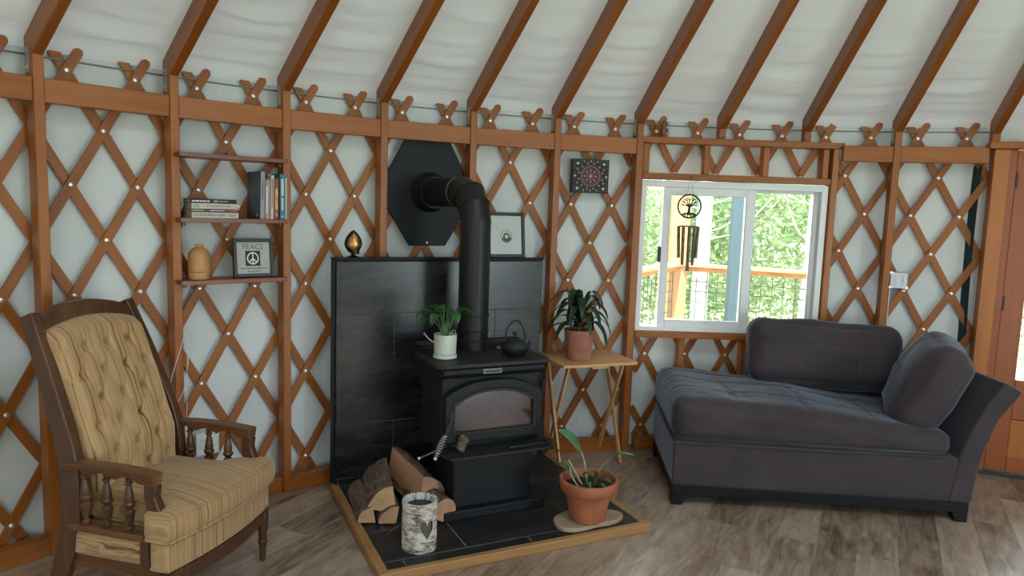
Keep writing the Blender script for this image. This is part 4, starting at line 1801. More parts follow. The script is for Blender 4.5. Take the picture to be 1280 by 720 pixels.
lathe(bm, [(br_ - .0085, bhh - .075), (br_ - .0085, bhh - .002), (br_ - .0125, bhh - .002), (br_ - .0125, bhh - .07), (0, bhh - .068)], 48, cap0=False)
tag(obj('white_liner_rim', bm, LINERWHITE, bh), 'white inner rim')
for k, (x, y, dx, dy, hh) in enumerate([(-.02, .0, .0, .0, .10), (.015, -.01, .01, 0, .10), (.03, .0, .03, .01, .07), (-.005, .02, -.02, .01, .08), (.0, -.03, .015, -.005, .06)]):
    bm = bm_new()
    b0 = V((x, y, bhh - .068))
    tube(bm, spline([b0, b0 + V((dx * .4, dy * .4, hh * .5)), b0 + V((dx, dy, hh))], 4), .0022, 6)
    obj('twig', bm, HINGE, bh)
bm = bm_new()
tube(bm, spline([V((-br_ - .001, -.02, .135)), V((-br_ - .05, -.03, .12)), V((-br_ - .09, -.02, .085)), V((-br_ - .10, 0, .05))], 6), .0013, 6)
obj('stray_twig', bm, HINGE, bh)

# ---- terracotta pot on a wood slab, front right of the hearth
bm = bm_new()
pts = []
for k in range(40):
    a = 2 * pi * k / 40
    r = 1 + .16 * sin(2 * a + .8) + .10 * sin(3 * a + 2.0) + .04 * sin(5 * a)
    pts.append((.165 * r * cos(a), .115 * r * sin(a)))
prism(bm, pts, .022)
o = obj('wood_slab', bm, SLABWOOD, bevel=0.004)
o.location = hp(1.065, .935, HZ)
o.rotation_euler = (0, 0, HA - .2)
tag(o, 'thin pale wood slab under the terracotta pot on the hearth', 'wood slab')
tp = thing('potted_bulb_plant', 'terracotta pot with sprouting green plant at the hearth front corner', 'potted plant', hp(1.062, .95, HZ + .022), HA)
bm = bm_new()
lathe(bm, [(0, 0), (.078, 0), (.085, .004), (.118, .148), (.134, .150), (.140, .156), (.147, .205), (.144, .211), (.133, .211), (.130, .205), (.124, .165), (0, .160)], 48)
obj('pot', bm, TERRA, tp)
bm = bm_new()
lathe(bm, [(.126, .166), (.08, .172), (.03, .176), (0, .174)], 28, cap0=False)
obj('soil', bm, SOIL, tp)
cr = V((cos(-HA), sin(-HA), 0))           # picture-right in local axes
cb = V((-sin(-HA), cos(-HA), 0))          # away from the camera in local axes
Zv = V((0, 0, 1))


def stalk(base, mid, tip, r=.0035, m=STEMPALE, par=None):
    bm = bm_new()
    tube(bm, spline([base, mid, tip], 6), [r * (1 - .04 * k) for k in range(13)], 7)
    return obj('stem', bm, m, par)


def L3(x, y, z):
    return cr * x + cb * y + Zv * z


stalk(L3(-.005, .02, .17), L3(-.02, .02, .27), L3(-.045, .02, .345), .0045, STEMPALE, tp)
bm = bm_new()
leaf(bm, [L3(-.045, .02, .335), L3(-.085, .01, .385), L3(-.125, .0, .425), L3(-.168, -.01, .452)], .038, .35, 14, droop_normal=V((0.4, -.6, .7)))
tag(obj('leaf', bm, LEAFBULB, tp, sharp=180), 'large pale green blade')
stalk(L3(-.03, .0, .17), L3(-.07, .0, .24), L3(-.105, .0, .30), .004, STEMPALE, tp)
stalk(L3(-.05, -.03, .17), L3(-.085, -.02, .22), L3(-.10, -.01, .27), .0035, STEMPALE, tp)
stalk(L3(.025, .0, .17), L3(.055, .0, .26), L3(.10, .0, .318), .0042, STEM, tp)
bm = bm_new()
leaf(bm, [L3(.095, .0, .315), L3(.14, -.01, .34), L3(.18, -.02, .343), L3(.215, -.03, .343)], .022, .3, 12)
obj('leaf', bm, LEAFBULB, tp, sharp=180)
for (pts_, w, m_) in [
    ([L3(.03, 0, .19), L3(.03, 0, .235), L3(.005, -.01, .255), L3(-.03, -.02, .25)], .022, LEAFBULB),
    ([L3(.03, -.02, .18), L3(.055, -.03, .21), L3(.085, -.04, .215), L3(.105, -.05, .205)], .020, LEAFMID),
    ([L3(.02, -.04, .175), L3(.045, -.05, .195), L3(.07, -.055, .19), L3(.09, -.06, .175)], .018, LEAFMID),
    ([L3(-.01, -.05, .175), L3(-.01, -.06, .205), L3(-.005, -.065, .2), L3(.0, -.07, .18)], .016, LEAFBULB),
    ([L3(-.06, .01, .175), L3(-.11, .03, .25), L3(-.15, .04, .262), L3(-.19, .05, .248)], .014, LEAFMID),
    ([L3(.01, .0, .18), L3(.005, -.01, .22), L3(-.015, -.015, .24), L3(-.04, -.02, .225)], .014, LEAFMID),
    ([L3(-.13, .03, .30), L3(-.165, .03, .34), L3(-.195, .03, .335), L3(-.215, .03, .30)], .016, LEAFDARK),
]:
    bm = bm_new()
    leaf(bm, pts_, w, .3, 12)
    obj('leaf', bm, m_, tp, sharp=180)
stalk(L3(-.04, .02, .17), L3(-.09, .03, .25), L3(-.13, .03, .30), .003, STEM, tp)

# ================================================================== BOOKSHELVES
S0, S1 = wall(1.5, 0, R - .11), wall(3.5, 0, R - .11)
SA = atan2((S1 - S0).y, (S1 - S0).x)
SL = (S1 - S0).length
SU = V((cos(SA), sin(SA), 0))
SN = V((-sin(SA), cos(SA), 0))           # towards the wall


def sp(x, y, z):
    return S0 + SU * x + SN * y + V((0, 0, z))


# plan of a board: fits between the studs and runs past the face of the right one
plan = [(-.004, -.075), (.516, -.075), (.516, .088), (.023, .088), (.023, -.002), (-.004, -.002)]
for z, l in ((1.798, 'top empty wall shelf board between the two studs'), (1.492, 'middle wall shelf board holding the books'), (1.194, 'bottom wall shelf board holding vase and peace picture')):
    t = thing('wall_shelf', 'dark red wooden ' + l, 'shelf', sp(0, 0, z), SA, 'three shelf boards between studs')
    bm = bm_new()
    prism(bm, plan, .022, 'xy', -.022)
    obj('board', bm, SHELFWOOD, t, bevel=0.002, seg=1)
    for qa, qb in ((.0225, .040), (.500, .5155)):
        bm = bm_new()
        box(bm, qa, qb, .0, .06, -.040, -.0225)
        obj('cleat', bm, CARVED, t, bevel=0.002, seg=1)


def book_flat(label, x0, x1, y0, y1, z0, z1, col, txt=None, tcol=None, band=None, rz=0.0):
    t = thing('book', label, 'book', sp((x0 + x1) / 2, (y0 + y1) / 2, z0), SA + rz, 'books on the middle shelf')
    w, d, hgt = x1 - x0, y1 - y0, z1 - z0
    cov = plain('cover', col, .5)
    ct = .0022
    bm = bm_new()
    box(bm, -w / 2, w / 2, -d / 2, d / 2, 0, ct)
    box(bm, -w / 2, w / 2, -d / 2, d / 2, hgt - ct, hgt)
    # the spine faces the room (-y)
    box(bm, -w / 2, w / 2, -d / 2, -d / 2 + ct, ct, hgt - ct)
    cv = obj('cover', bm, cov, t, bevel=.0008, seg=1)
    bm = bm_new()
    box(bm, -w / 2 + .003, w / 2 - .003, -d / 2 + ct, d / 2 - .003, ct, hgt - ct)
    obj('pages', bm, PAGES, t, smooth=False)
    return t, cv, w, d, hgt


bz = 1.4925
t, cv, w, d, hh = book_flat('pale POLYFACE MICRO book at the bottom of the flat stack', .046, .265, -.073, .062, bz, bz + .0275, (.52, .53, .49))
text('spine_lettering', 'POLYFACE MICRO', .013, INK, cv, basis((-w / 2 + .008, -d / 2 - .0006, hh / 2), (1, 0, 0), (0, 0, 1)), .0003, 'LEFT', 1.0)
bm = bm_new()
for x, ww in ((.012, .038), (.060, .040)):
    for q in (0, 1):
        box(bm, x, x + ww * (1 if q else .85), -d / 2 - .0005, -d / 2, hh / 2 - .004 + q * .005, hh / 2 - .001 + q * .005)
obj('small_lettering', bm, INKGREY, cv, smooth=False)
bz += .0278
t, cv, w, d, hh = book_flat('thin dark book with green and red spine, second from bottom', .045, .263, -.071, .064, bz, bz + .016, (.16, .055, .035))
bm = bm_new()
box(bm, -w / 2 + .001, -w / 2 + .058, -d / 2 - .0006, -d / 2, .0055, .0125)
tag(obj('green_band', bm, plain('spine_green', (.22, .36, .14), .5), cv, smooth=False), 'green spine band')
bm = bm_new()
box(bm, w / 2 - .036, w / 2 - .001, -d / 2 - .0006, -d / 2, .005, .0145)
tag(obj('red_band', bm, plain('spine_red', (.45, .07, .045), .5), cv, smooth=False), 'red spine band')
bm = bm_new()
box(bm, -.022, .045, -d / 2 - .0006, -d / 2, .0075, .0105)
obj('small_lettering', bm, WHITEINK, cv, smooth=False)
bz += .0163
t, cv, w, d, hh = book_flat('cream ENTANGLED LIFE book, second from top of the flat stack', .047, .272, -.075, .060, bz, bz + .0265, (.56, .54, .46), rz=-.01)
text('spine_lettering', 'ENTANGLED LIFE', .013, INK, cv, basis((.012, -d / 2 - .0006, hh / 2), (1, 0, 0), (0, 0, 1)), .0003, 'CENTER', 1.12)
bm = bm_new()
for x, ww, zq in ((-w / 2 + .010, .026, .015), (-w / 2 + .008, .030, .008), (w / 2 - .026, .008, .013)):
    box(bm, x, x + ww, -d / 2 - .0005, -d / 2, zq, zq + .0022)
lathe(bm, [(0, 0), (.0035, 0), (.0035, .0005), (0, .0005)], 10, mx=M.Translation((w / 2 - .008, -d / 2, .007)) @ M.Rotation(radians(90), 4, 'X'))
obj('small_lettering', bm, INKGREY, cv, smooth=False)
bz += .0268
t, cv, w, d, hh = book_flat('black book with white spine lettering, top of the flat stack', .044, .258, -.069, .055, bz, bz + .020, (.014, .014, .014), rz=.015)
bm = bm_new()
x = -w / 2 + .005
for ww in (.012, .018, .010, .016, .012):
    box(bm, x, x + ww, -d / 2 - .0005, -d / 2, .006, .0125)
    x += ww + .003
for k in range(12):
    box(bm, .02 + k * .0038, .0228 + k * .0038, -d / 2 - .0005, -d / 2, .0085, .0115)
obj('spine_lettering', bm, WHITEINK, cv, smooth=False)
bm = bm_new()
box(bm, -.002, .015, -d / 2 - .0006, -d / 2, .004, .015)
obj('blue_mark', bm, plain('spine_pale_blue', (.25, .42, .45), .5), cv, smooth=False)


def book_up(label, x, wd, hgt, dep, y0, col, lean=0.0, marks=None, mcol=None, pages=True):
    t = thing('book', label, 'book', sp(x, 0, 1.4925), SA, 'books on the middle shelf')
    mx = M.Rotation(lean, 4, 'Y')
    cov = plain('cover', col, .45)
    ct = .002
    bm = bm_new()
    box(bm, -wd / 2, -wd / 2 + ct, y0, y0 + dep, 0, hgt)
    box(bm, wd / 2 - ct, wd / 2, y0, y0 + dep, 0, hgt)
    box(bm, -wd / 2 + ct, wd / 2 - ct, y0, y0 + ct, 0, hgt)
    cv = obj('cover', bm, cov, t, bevel=.0008, seg=1, matrix=mx)
    bm = bm_new()
    box(bm, -wd / 2 + ct, wd / 2 - ct, y0 + ct, y0 + dep - .003, .003, hgt - .003)
    obj('pages', bm, PAGES, t, smooth=False, matrix=mx)
    if marks:
        bm = bm_new()
        for a, b, f in marks:
            z = a
            r_ = random.Random(int(a * 1000) + int(x * 1000))
            while z < b:
                q = r_.uniform(.004, .010)
                box(bm, -wd * f / 2, wd * f / 2, y0 - .0005, y0, z, min(b, z + q * .7))
                z += q
        obj('spine_lettering', bm, mcol or WHITEINK, cv, smooth=False)
    return t, cv


# seen from the camera the row shows the front cover of the first, big grey book
bx = SL - .030
t, cv = book_up('big book with dark grey cover and pale blue spine, leftmost upright', .383, .021, .236, .178, -.074, (.055, .066, .066), 0.02)
bm = bm_new()
box(bm, -.0103, .0103, -.0748, -.0741, .001, .235)
spn = obj('spine', bm, plain('spine_blue_grey', (.27, .33, .37), .5), cv, smooth=False)
bm = bm_new()
for q in range(9):
    box(bm, -.004, .004, -.0754, -.0749, .10 + q * .011, .107 + q * .011)
obj('spine_lettering', bm, INKGREY, spn, smooth=False)
bm = bm_new()
box(bm, -.0112, -.0106, -.045, -.025, .012, .026)
obj('cover_mark', bm, GREYPAPER, cv, smooth=False)
book_up('pink spined slim book in the upright row', .4035, .017, .198, .12, -.080, (.52, .26, .24), .02, [(.03, .165, .55)], WHITEINK)
book_up('black topped white slim book behind the pink spine', .4175, .009, .222, .12, -.070, (.50, .47, .44), .02, [(.195, .218, 1.0)], INK)
book_up('cream white spined book in middle of the upright row', .4310, .016, .220, .12, -.080, (.58, .54, .50), .02, [(.06, .20, .4)], INKGREY)
book_up('dark red spined book beside the cream white spine', .4525, .023, .206, .125, -.082, (.27, .040, .032), .012, [(.02, .03, .4), (.05, .155, .5)], GOLD)
book_up('teal spined book near the right end of the upright row', .4835, .027, .228, .12, -.083, (.012, .20, .235), .004, [(.012, .02, .3), (.045, .11, .4), (.12, .205, .5)], WHITEINK)
book_up('pale slim book at the far right against the stud', .5055, .011, .210, .12, -.078, (.50, .50, .40), 0, None)

vz = 1.1945
vs2 = thing('wooden_diffuser', 'rounded bamboo bottle shaped diffuser on the bottom shelf', 'diffuser', sp(.098, -.005, vz), SA)
vs2.scale = (1.15, 1.15, 1.15)
bm = bm_new()
lathe(bm, [(0, 0), (.040, 0), (.043, .003), (.0435, .030)], 36)
obj('base', bm, VASEWOOD, vs2)
bm = bm_new()
lathe(bm, [(.0425, .0305), (.0445, .033), (.0445, .095), (.041, .112), (.031, .126), (.020, .133), (.015, .137), (.014, .147), (.011, .147), (.010, .14), (0, .138)], 36)
obj('cover', bm, VASEWOOD, vs2)
bm = bm_new()
box(bm, .012, .026, -.043, -.036, .012, .017)
obj('button', bm, CARVED, vs2, matrix=M.Rotation(radians(12), 4, 'Z'))

pp = thing('peace_picture', 'black framed PEACE picture with peace sign on the bottom shelf', 'picture', sp(.362, -.012, vz), SA - radians(4))
pp.scale = (1.16, 1.16, 1.24)
tm_ = M.Rotation(radians(-8), 4, 'X')
Wp, Hp = .086, .158
bm = bm_new()
rect_frame(bm, -Wp, Wp, 0, Hp, .0135, -.016, .010)
obj('frame', bm, BLACKFRAME, pp, bevel=.002, matrix=tm_)
bm = bm_new()
box(bm, -Wp + .012, Wp - .012, -.004, .004, .012, Hp - .012)
pc = obj('print', bm, GREYPAPER, pp, smooth=False, matrix=tm_)
text('lettering', 'PEACE', .030, INKGREY, pc, basis((0, -.0046, .124), (1, 0, 0), (0, 0, 1)), .0003, 'CENTER', 1.1)
bm = bm_new()
box(bm, -.034, .030, -.0048, -.004, .046, .108)
sq = obj('black_square', bm, INK, pc, smooth=False)
bm = bm_new()
RXm = M.Translation((-.002, -.0048, .077)) @ M.Rotation(radians(90), 4, 'X')
lathe(bm, [(.0205, 0), (.0255, 0), (.0255, .0006), (.0205, .0006), (.0205, 0)], 40, cap0=False, cap1=False, mx=RXm)
for an, l0, l1 in ((90, -.022, .022), (225, 0, .022), (315, 0, .022)):
    mx_ = M.Translation((-.002, 0, .077)) @ M.Rotation(-radians(an), 4, 'Y')
    box(bm, l0, l1, -.0054, -.0048, -.0024, .0024, mx=mx_)
tag(obj('peace_sign', bm, WHITEINK, sq, smooth=False), 'white peace sign')
bm = bm_new()
for z, wds in ((.034, (.028, .022, .012, .018, .024)), (.022, (.014, .016, .02))):
    x = -sum(wds) / 2 - .0025 * (len(wds) - 1) / 2
    for w in wds:
        box(bm, x, x + w, -.0045, -.004, z, z + .0035)
        x += w + .0025
obj('small_lettering', bm, INKGREY, pc, smooth=False)

# ---- square mandala on the lattice
Pm = wall(10.385, 1.808, R - .030)
mm = M.Translation(Pm) @ frame(10.385).to_3x3().to_4x4()
md_ = bpy.data.objects.new('dotted_mandala', None)
link(md_)
md_.matrix_world = mm
tag(md_, 'square black canvas with dotted mandala hung on the lattice', 'painting')
hw = .123
bm = bm_new()
box(bm, -hw, hw, -.032, 0.008, -hw * .86, hw * .86)
cvs = obj('canvas', bm, INK, md_, bevel=.002)
PINK = plain('dot_pink', (.50, .20, .17), .5)
SILV = plain('dot_grey', (.24, .23, .22), .5)
WHT = plain('dot_white', (.58, .56, .55), .5)


def dots(name, m, lst):
    bm = bm_new()
    for x, z, r in lst:
        lathe(bm, [(r, 0), (r * .8, .0012), (0, .0018)], 10, mx=M.Translation((x, -.0322, z)) @ M.Rotation(radians(90), 4, 'X'), cap0=False)
    return obj(name, bm, m, cvs)


ring = lambda r, n, s, a0_=0: [(r * cos(2 * pi * k / n + a0_), r * sin(2 * pi * k / n + a0_), s) for k in range(n)]
dots('pink_dots', PINK, ring(.034, 8, .0085) + ring(.048, 16, .004))
dots('white_dots', WHT, [(0, 0, .009)] + [(sx_ * .088, sz_ * .078, .0095) for sx_ in (-1, 1) for sz_ in (-1, 1)] + [(-.105, 0, .008), (.105, -.003, .008)] + ring(.018, 12, .0025))
dots('grey_dots', SILV, ring(.068, 36, .003) + ring(.082, 12, .0075, .26) + [(x, z, .008) for x in (-.045, 0, .045) for z in (-.09, .092)] + [(x, z, .008) for x in (-.088, .088) for z in (-.043, .043)]
     + [(x, z, .003) for x in (-.11, -.066, -.022, .022, .066, .11) for z in (-.075, .075, .095, -.095)] + [(x, z, .003) for x in (-.108, .108) for z in (-.055, -.02, .02, .055)])
bm = bm_new()
pts = [(.060 * cos(2 * pi * k / 48), -.0322, .060 * sin(2 * pi * k / 48)) for k in range(49)]
tube(bm, pts, .0026, 6, False)
obj('pink_ring', bm, PINK, cvs)

# ---- small carved figure on the window header
cf = thing('carved_wooden_figure', 'small dark carved wooden figure standing on the board over the window', 'figurine', wall(12.10, 2.0763, R - .075), 0)
cf.rotation_euler = (0, 0, atan2(frame(12.1)[1][0], frame(12.1)[0][0]))
bm = bm_new()
lathe(bm, [(0, 0), (.026, 0), (.028, .008), (.018, .014), (.022, .03), (.026, .042), (.018, .056), (.014, .062), (.022, .076), (.019, .094), (.008, .102), (0, .103)], 14,
      mx=M.Diagonal((1, .7, 1, 1)))
for v in bm.verts:
    v.co += V((NZ.noise(v.co * 60), NZ.noise(v.co * 60 + V((5, 0, 0))), 0)) * .006
obj('carved_body', bm, CARVED, cf, sharp=50)
bm = bm_new()
for k in range(5):
    tube(bm, [(.022 + .003 * (k % 2), -.004, .014 + .018 * k), (.031, -.006, .024 + .018 * k)], [.005, .002], 6)
obj('carved_fringe', bm, CARVED, cf)

# ---- wind chime in the window
wc = thing('wind_chime', 'bronze wind chime with tree disc hanging in the window', 'wind chime', wp(.303, -.055, 1.838), wang)
bm = bm_new()
tube(bm, [(0, .035, -.012), (0, -.002, -.012), (0, -.006, -.004)], .0022, 6)
obj('hook', bm, HINGE, wc)
bm = bm_new()
for x in (-.022, .022):
    tube(bm, [(0, -.004, -.010), (x, 0, -.130)], .0008, 5)
obj('hanging_string', bm, HINGE, wc)
cz_ = -.200
bm = bm_new()
tube(bm, [(.074 * cos(2 * pi * k / 48), 0, cz_ + .074 * sin(2 * pi * k / 48)) for k in range(49)], .0055, 8, False)
disc = obj('disc_ring', bm, CHIMEDISC, wc)
bm = bm_new()
tube(bm, spline([(0, 0, cz_ - .055), (-.002, 0, cz_ - .03), (.002, 0, cz_ + .002)], 4), [.013, .011, .010, .009, .009, .008, .008, .008, .008], 8)
for an, l in ((12, .066), (40, .071), (66, .069), (92, .066), (115, .069), (140, .071), (168, .066)):
    a = radians(an)
    b0 = V((0, 0, cz_ - .004))
    tip = b0 + V((cos(a) * l, 0, sin(a) * l * .95))
    tube(bm, spline([b0, b0 + V((cos(a) * l * .5, 0, sin(a) * l * .35 + .008)), tip], 3), [.005, .004, .0035, .003, .0026, .0024, .002], 6)
    for q in (-28, 26):
        a2 = radians(an + q)
        m_ = b0.lerp(tip, .55) + V((0, 0, .003))
        tube(bm, [m_, m_ + V((cos(a2) * l * .42, 0, sin(a2) * l * .42))], [.0026, .0018], 5)
tube(bm, spline([(-.045, 0, cz_ - .055), (-.02, 0, cz_ - .045), (0, 0, cz_ - .052), (.02, 0, cz_ - .045), (.045, 0, cz_ - .055)], 4), .006, 6)
for x in (-.03, -.012, .012, .03):
    tube(bm, [(x, 0, cz_ - .045), (x * .8, 0, cz_ - .068)], .004, 6)
obj('tree_cutout', bm, CHIMEDISC, disc)
bm = bm_new()
pts = [(.056 * cos(2 * pi * k / 30), .03 * sin(2 * pi * k / 30), -.328) for k in range(31)]
tube(bm, pts, .0042, 6, False)
hoop = obj('tube_hoop', bm, CHIMEDISC, wc)
bm = bm_new()
for x in (-.05, .05, 0):
    tube(bm, [(x * .55, 0, cz_ - .07), (x, 0.03 if x == 0 else 0, -.328)], .0007, 4)
obj('hanging_string', bm, HINGE, wc)
for x, y, l, tl in ((-.062, .0, .205, -.05), (-.036, -.02, .248, -.02), (.0, -.032, .287, 0), (.036, -.02, .250, .01), (.066, .006, .205, .03)):
    bm = bm_new()
    lathe(bm, [(.0105, 0), (.0105, l - .02), (.0105, l), (.007, l), (.007, .0)], 14, mx=M.Translation((x, y, -.328 - .0)) @ M.Rotation(tl, 4, 'Y') @ M.Translation((0, 0, -l)), cap0=False, cap1=False)
    obj('chime_tube', bm, CHIME, wc)

# ---- metal junction box with conduit on the right lattice
jb = bpy.data.objects.new('junction_box', None)
link(jb)
jb.matrix_world = M.Translation(wall(17.80, 1.208, R - .085)) @ frame(17.8).to_3x3().to_4x4()
tag(jb, 'square galvanised electrical junction box beside the stud near the door', 'junction box')
bm = bm_new()
prism(bm, [(-.052, -.036), (-.036, -.052), (.036, -.052), (.052, -.036), (.052, .036), (.036, .052), (-.036, .052), (-.052, .036)], .045, 'xz', -.005)
obj('box_body', bm, GALV, jb, bevel=.002)
bm = bm_new()
prism(bm, [(-.050, -.036), (-.036, -.050), (.036, -.050), (.050, -.036), (.050, .036), (.036, .050), (-.036, .050), (-.050, .036)], .004, 'xz', -.010)
cvp = obj('cover_plate', bm, plain('pale_cover', (.66, .67, .68), .45, .2), jb, bevel=.001)
bm = bm_new()
for x in (-.022, .022):
    for z in (-.028, .028):
        lathe(bm, [(.005, 0), (.005, .002), (0, .003)], 10, mx=M.Translation((x, -.0101, z)) @ M.Rotation(radians(90), 4, 'X'))
    box(bm, x - .005, x + .005, -.0125, -.0101, -.013, .013)
obj('screw', bm, GALV, cvp)
bm = bm_new()
for x, z in ((-.047, .047), (.047, -.047), (-.047, -.047)):
    lathe(bm, [(.011, 0), (.011, .003), (0, .006)], 12, mx=M.Translation((x, -.0052, z)) @ M.Rotation(radians(90), 4, 'X'))
tag(obj('corner_screw', bm, BOLT, jb), 'bright screw heads')
bm = bm_new()
tube(bm, [(-.046, .012, -.052), (-.047, .008, -.45), (-.047, .008, -1.10)], .0075, 10)
tag(obj('conduit', bm, GALV, jb), 'thin metal conduit running down')

# ---- outlets and cord near the armchair
ob = bpy.data.objects.new('wall_outlet', None)
link(ob)
ob.matrix_world = M.Translation(wall(2.05, .335, R - .028)) @ frame(2.05).to_3x3().to_4x4()
tag(ob, 'white four socket wall outlet seen under the far armrest', 'outlet')
bm = bm_new()
box(bm, -.058, .058, -.022, .012, -.058, .058)
pl = obj('face_plate', bm, CORDW, ob, bevel=.004)
for x in (-.022, .022):
    for z in (-.02, .02):
        bm = bm_new()
        lathe(bm, [(.0165, 0), (.0165, .003), (0, .0032)], 20, mx=M.Translation((x, -.0221, z)) @ M.Rotation(radians(90), 4, 'X') @ M.Diagonal((.85, 1, 1, 1)))
        so = obj('socket', bm, LINERWHITE, pl)
        bm = bm_new()
        for q in (-.005, .005):
            box(bm, x + q - .001, x + q + .001, -.0260, -.0253, z - .001, z + .007)
        lathe(bm, [(.0024, 0), (.0024, .0006), (0, .0007)], 8, mx=M.Translation((x, -.0253, z - .007)) @ M.Rotation(radians(90), 4, 'X'))
        obj('socket_slot', bm, INK, so, smooth=False)
pa = bpy.data.objects.new('power_adapter', None)
link(pa)
pa.matrix_world = M.Translation(wall(1.52, .365, R - .142)) @ frame(1.52).to_3x3().to_4x4()
tag(pa, 'white plug adapter with thin cord looping beside the armchair back', 'adapter')
bm = bm_new()
box(bm, -.028, .028, -.03, .03, -.045, .045)
obj('adapter_body', bm, CORDW, pa, bevel=.005)
bm = bm_new()
tube(bm, spline([(.0, -.02, .045), (.005, -.02, .15), (.012, -.02, .35), (.010, -.02, .57), (-.02, -.025, .50), (-.072, -.03, .34), (-.080, -.03, .265), (-.05, -.03, .24), (-.01, -.03, .30), (.018, -.02, .45), (.014, -.02, .575)], 8), .0017, 6)
obj('power_cord', bm, CORDW, pa)
# ================================================================== CHAISE COUCH
SFA = atan2(-0.071, 0.9975)
sf = thing('chaise_couch', 'dark slate chaise couch with one flared arm under the window', 'couch', (0.905, 3.748, 0), SFA)
LBX, DP = 1.575, 0.84
bm = bm_new()
box(bm, 0.004, LBX, 0.0, DP, 0.112, 0.352)
base = obj('base', bm, SOFA, sf, bevel=0.012, seg=3)
bm = bm_new()
box(bm, 0.008, LBX - .004, 0.006, DP - .006, 0.052, 0.1115)
pl = obj('plinth', bm, SOFALEG, sf, bevel=0.004)
for x, y in ((0.006, 0.004), (LBX - .076, 0.004), (0.006, DP - .08), (LBX - .076, DP - .08)):
    bm = bm_new()
    q = 1 if x < .5 else -1
    xa, xb = (x, x + .07)
    if q > 0:
        pts = [(xa, 0), (xb - .012, 0), (xb + .012, .0515), (xa, .0515)]
    else:
        pts = [(xa + .012, 0), (xb, 0), (xb, .0515), (xa - .012, .0515)]
    prism(bm, pts, .072, 'xz', y)
    obj('leg', bm, SOFALEG, sf, bevel=.003)


def seat_fn(p, u):
    # plump at the free end, flattened where people sit, wavy sewn channels
    x = p.x + .73
    t = max(0.0, min(1.0, x / 1.46))
    if u.z > 0:
        f = max(0, u.z)
        pass
        p.z += f * .012 * sin(x * 9 + 1.5) * (1 - u.y * u.y) 
        # the seat dips where the front edge passes the cushion
        p.z += f * .010 * NZ.noise(V((x * 5, p.y * 6, 0)))
        for gy in (-.20, .02, .22):
            dd = abs(p.y - gy - .015 * sin(x * 6))
            p.z -= f * .009 * math.exp(-(dd / .010) ** 2)
        for gx in (.35, .72, 1.08):
            dd = abs(x - gx - .012 * sin(p.y * 9))
            p.z -= f * .009 * math.exp(-(dd / .010) ** 2)
    p.z = -.132 + (p.z + .132) * (1 - (.010 + .125 * (t ** 1.25)) / .264)
    p.y += -.012 * (1 if u.y < -.5 else 0) * NZ.noise(V((x * 6, p.z * 9, 4)))
    return p


from mathutils.bvhtree import BVHTree
SEAM = plain('seam_thread', (0.075, 0.068, 0.075), 0.7)


def seams(bm, lines, direction, parent):
    """stitched seams laid on the surface along straight lines seen from one side"""
    bm.normal_update()
    tree_ = BVHTree.FromBMesh(bm)
    b2 = bm_new()
    for line in lines:
        run = []
        for p in line:
            hit = tree_.ray_cast(V(p) - V(direction) * 1.0, V(direction))
            if hit[0] is not None:
                run.append(hit[0] - V(direction) * .0006)
        if len(run) > 3:
            tube(b2, run, .0017, 5)
    return b2


bm = softbox(.735, .425, .132, .085, (.0, .012, .035), 46, seat_fn)
sb_ = seams(bm, [[(-.66 + .055 * k, gy + .012 * sin(k * .4), 0) for k in range(24)] for gy in (-.24, .0, .24)]
            + [[(gx + .01 * sin(k * .5), -.36 + .05 * k, 0) for k in range(15)] for gx in (-.38, -.01, .35)], (0, 0, -1), None)
seat = obj('seat_cushion', bm, SOFA, sf, sharp=180, matrix=M.Translation((.727, .415, .484)))
bm = bm_new()
tube(bm, [(0.0, -.013, .361), (.5, -.018, .361), (1.0, -.016, .361), (1.455, -.010, .361)], .006, 8)
obj('stitched_seam', sb_, SEAM, seat, sharp=180)
obj('seat_piping', bm, SOFA, seat, matrix=M.Translation((-.727, -.415, -.484)))
# arm with a flare
prof = [(1.458, .112), (1.577, .112), (1.590, .26), (1.618, .42), (1.672, .57), (1.765, .705), (1.772, .722), (1.764, .733), (1.695, .765), (1.678, .764), (1.610, .66), (1.545, .52), (1.490, .36)]
bm = bm_new()
prism(bm, prof, DP + .008, 'xz', -.006)
obj('arm', bm, SOFA, sf, bevel=.014, seg=4)
# low back frame behind the cushion
bm = bm_new()
prism(bm, [(DP - .03, .352), (DP + .0, .352), (DP + .03, .70), (DP + .02, .72), (DP - .07, .72), (DP - .085, .70), (DP - .10, .352)], .99, 'yz', .56)
obj('back_frame', bm, SOFA, sf, bevel=.014, seg=3)


def cush_fn(seed, amp=.012):
    def fn(p, u):
        q = V((p.x * 5, p.y * 5, p.z * 6)) + V((seed, 0, 0))
        p += V((NZ.noise(q), NZ.noise(q + V((9, 1, 4))), NZ.noise(q + V((2, 7, 3))))) * amp
        return p
    return fn


def back_fn(p, u):
    p = cush_fn(3, .010)(p, u)
    # sewn lines across the face
    for gx in (-.17, .17):
        p.y += .006 * math.exp(-((p.x - gx) / .012) ** 2) * (1 if u.y < -.5 else 0)
    p.y += .006 * math.exp(-((p.z - .05) / .012) ** 2) * (1 if u.y < -.5 else 0)
    p.z += .018 * u.z * (abs(u.x) ** 3)
    return p


bm = softbox(.452, .105, .190, .085, (.010, .05, .022), 40, back_fn)
sb_ = seams(bm, [[(-.40 + .05 * k, 0, gz) for k in range(17)] for gz in (.05,)] + [[(gx, 0, -.16 + .03 * k) for k in range(12)] for gx in (-.17, .17)], (0, 1, 0), None)
bc_ = obj('back_cushion', bm, SOFA, sf, sharp=180, matrix=M.Translation((.985, .650, .752)) @ M.Rotation(radians(2.2), 4, 'Y') @ M.Rotation(radians(-12), 4, 'X'))
obj('stitched_seam', sb_, SEAM, bc_, sharp=180)


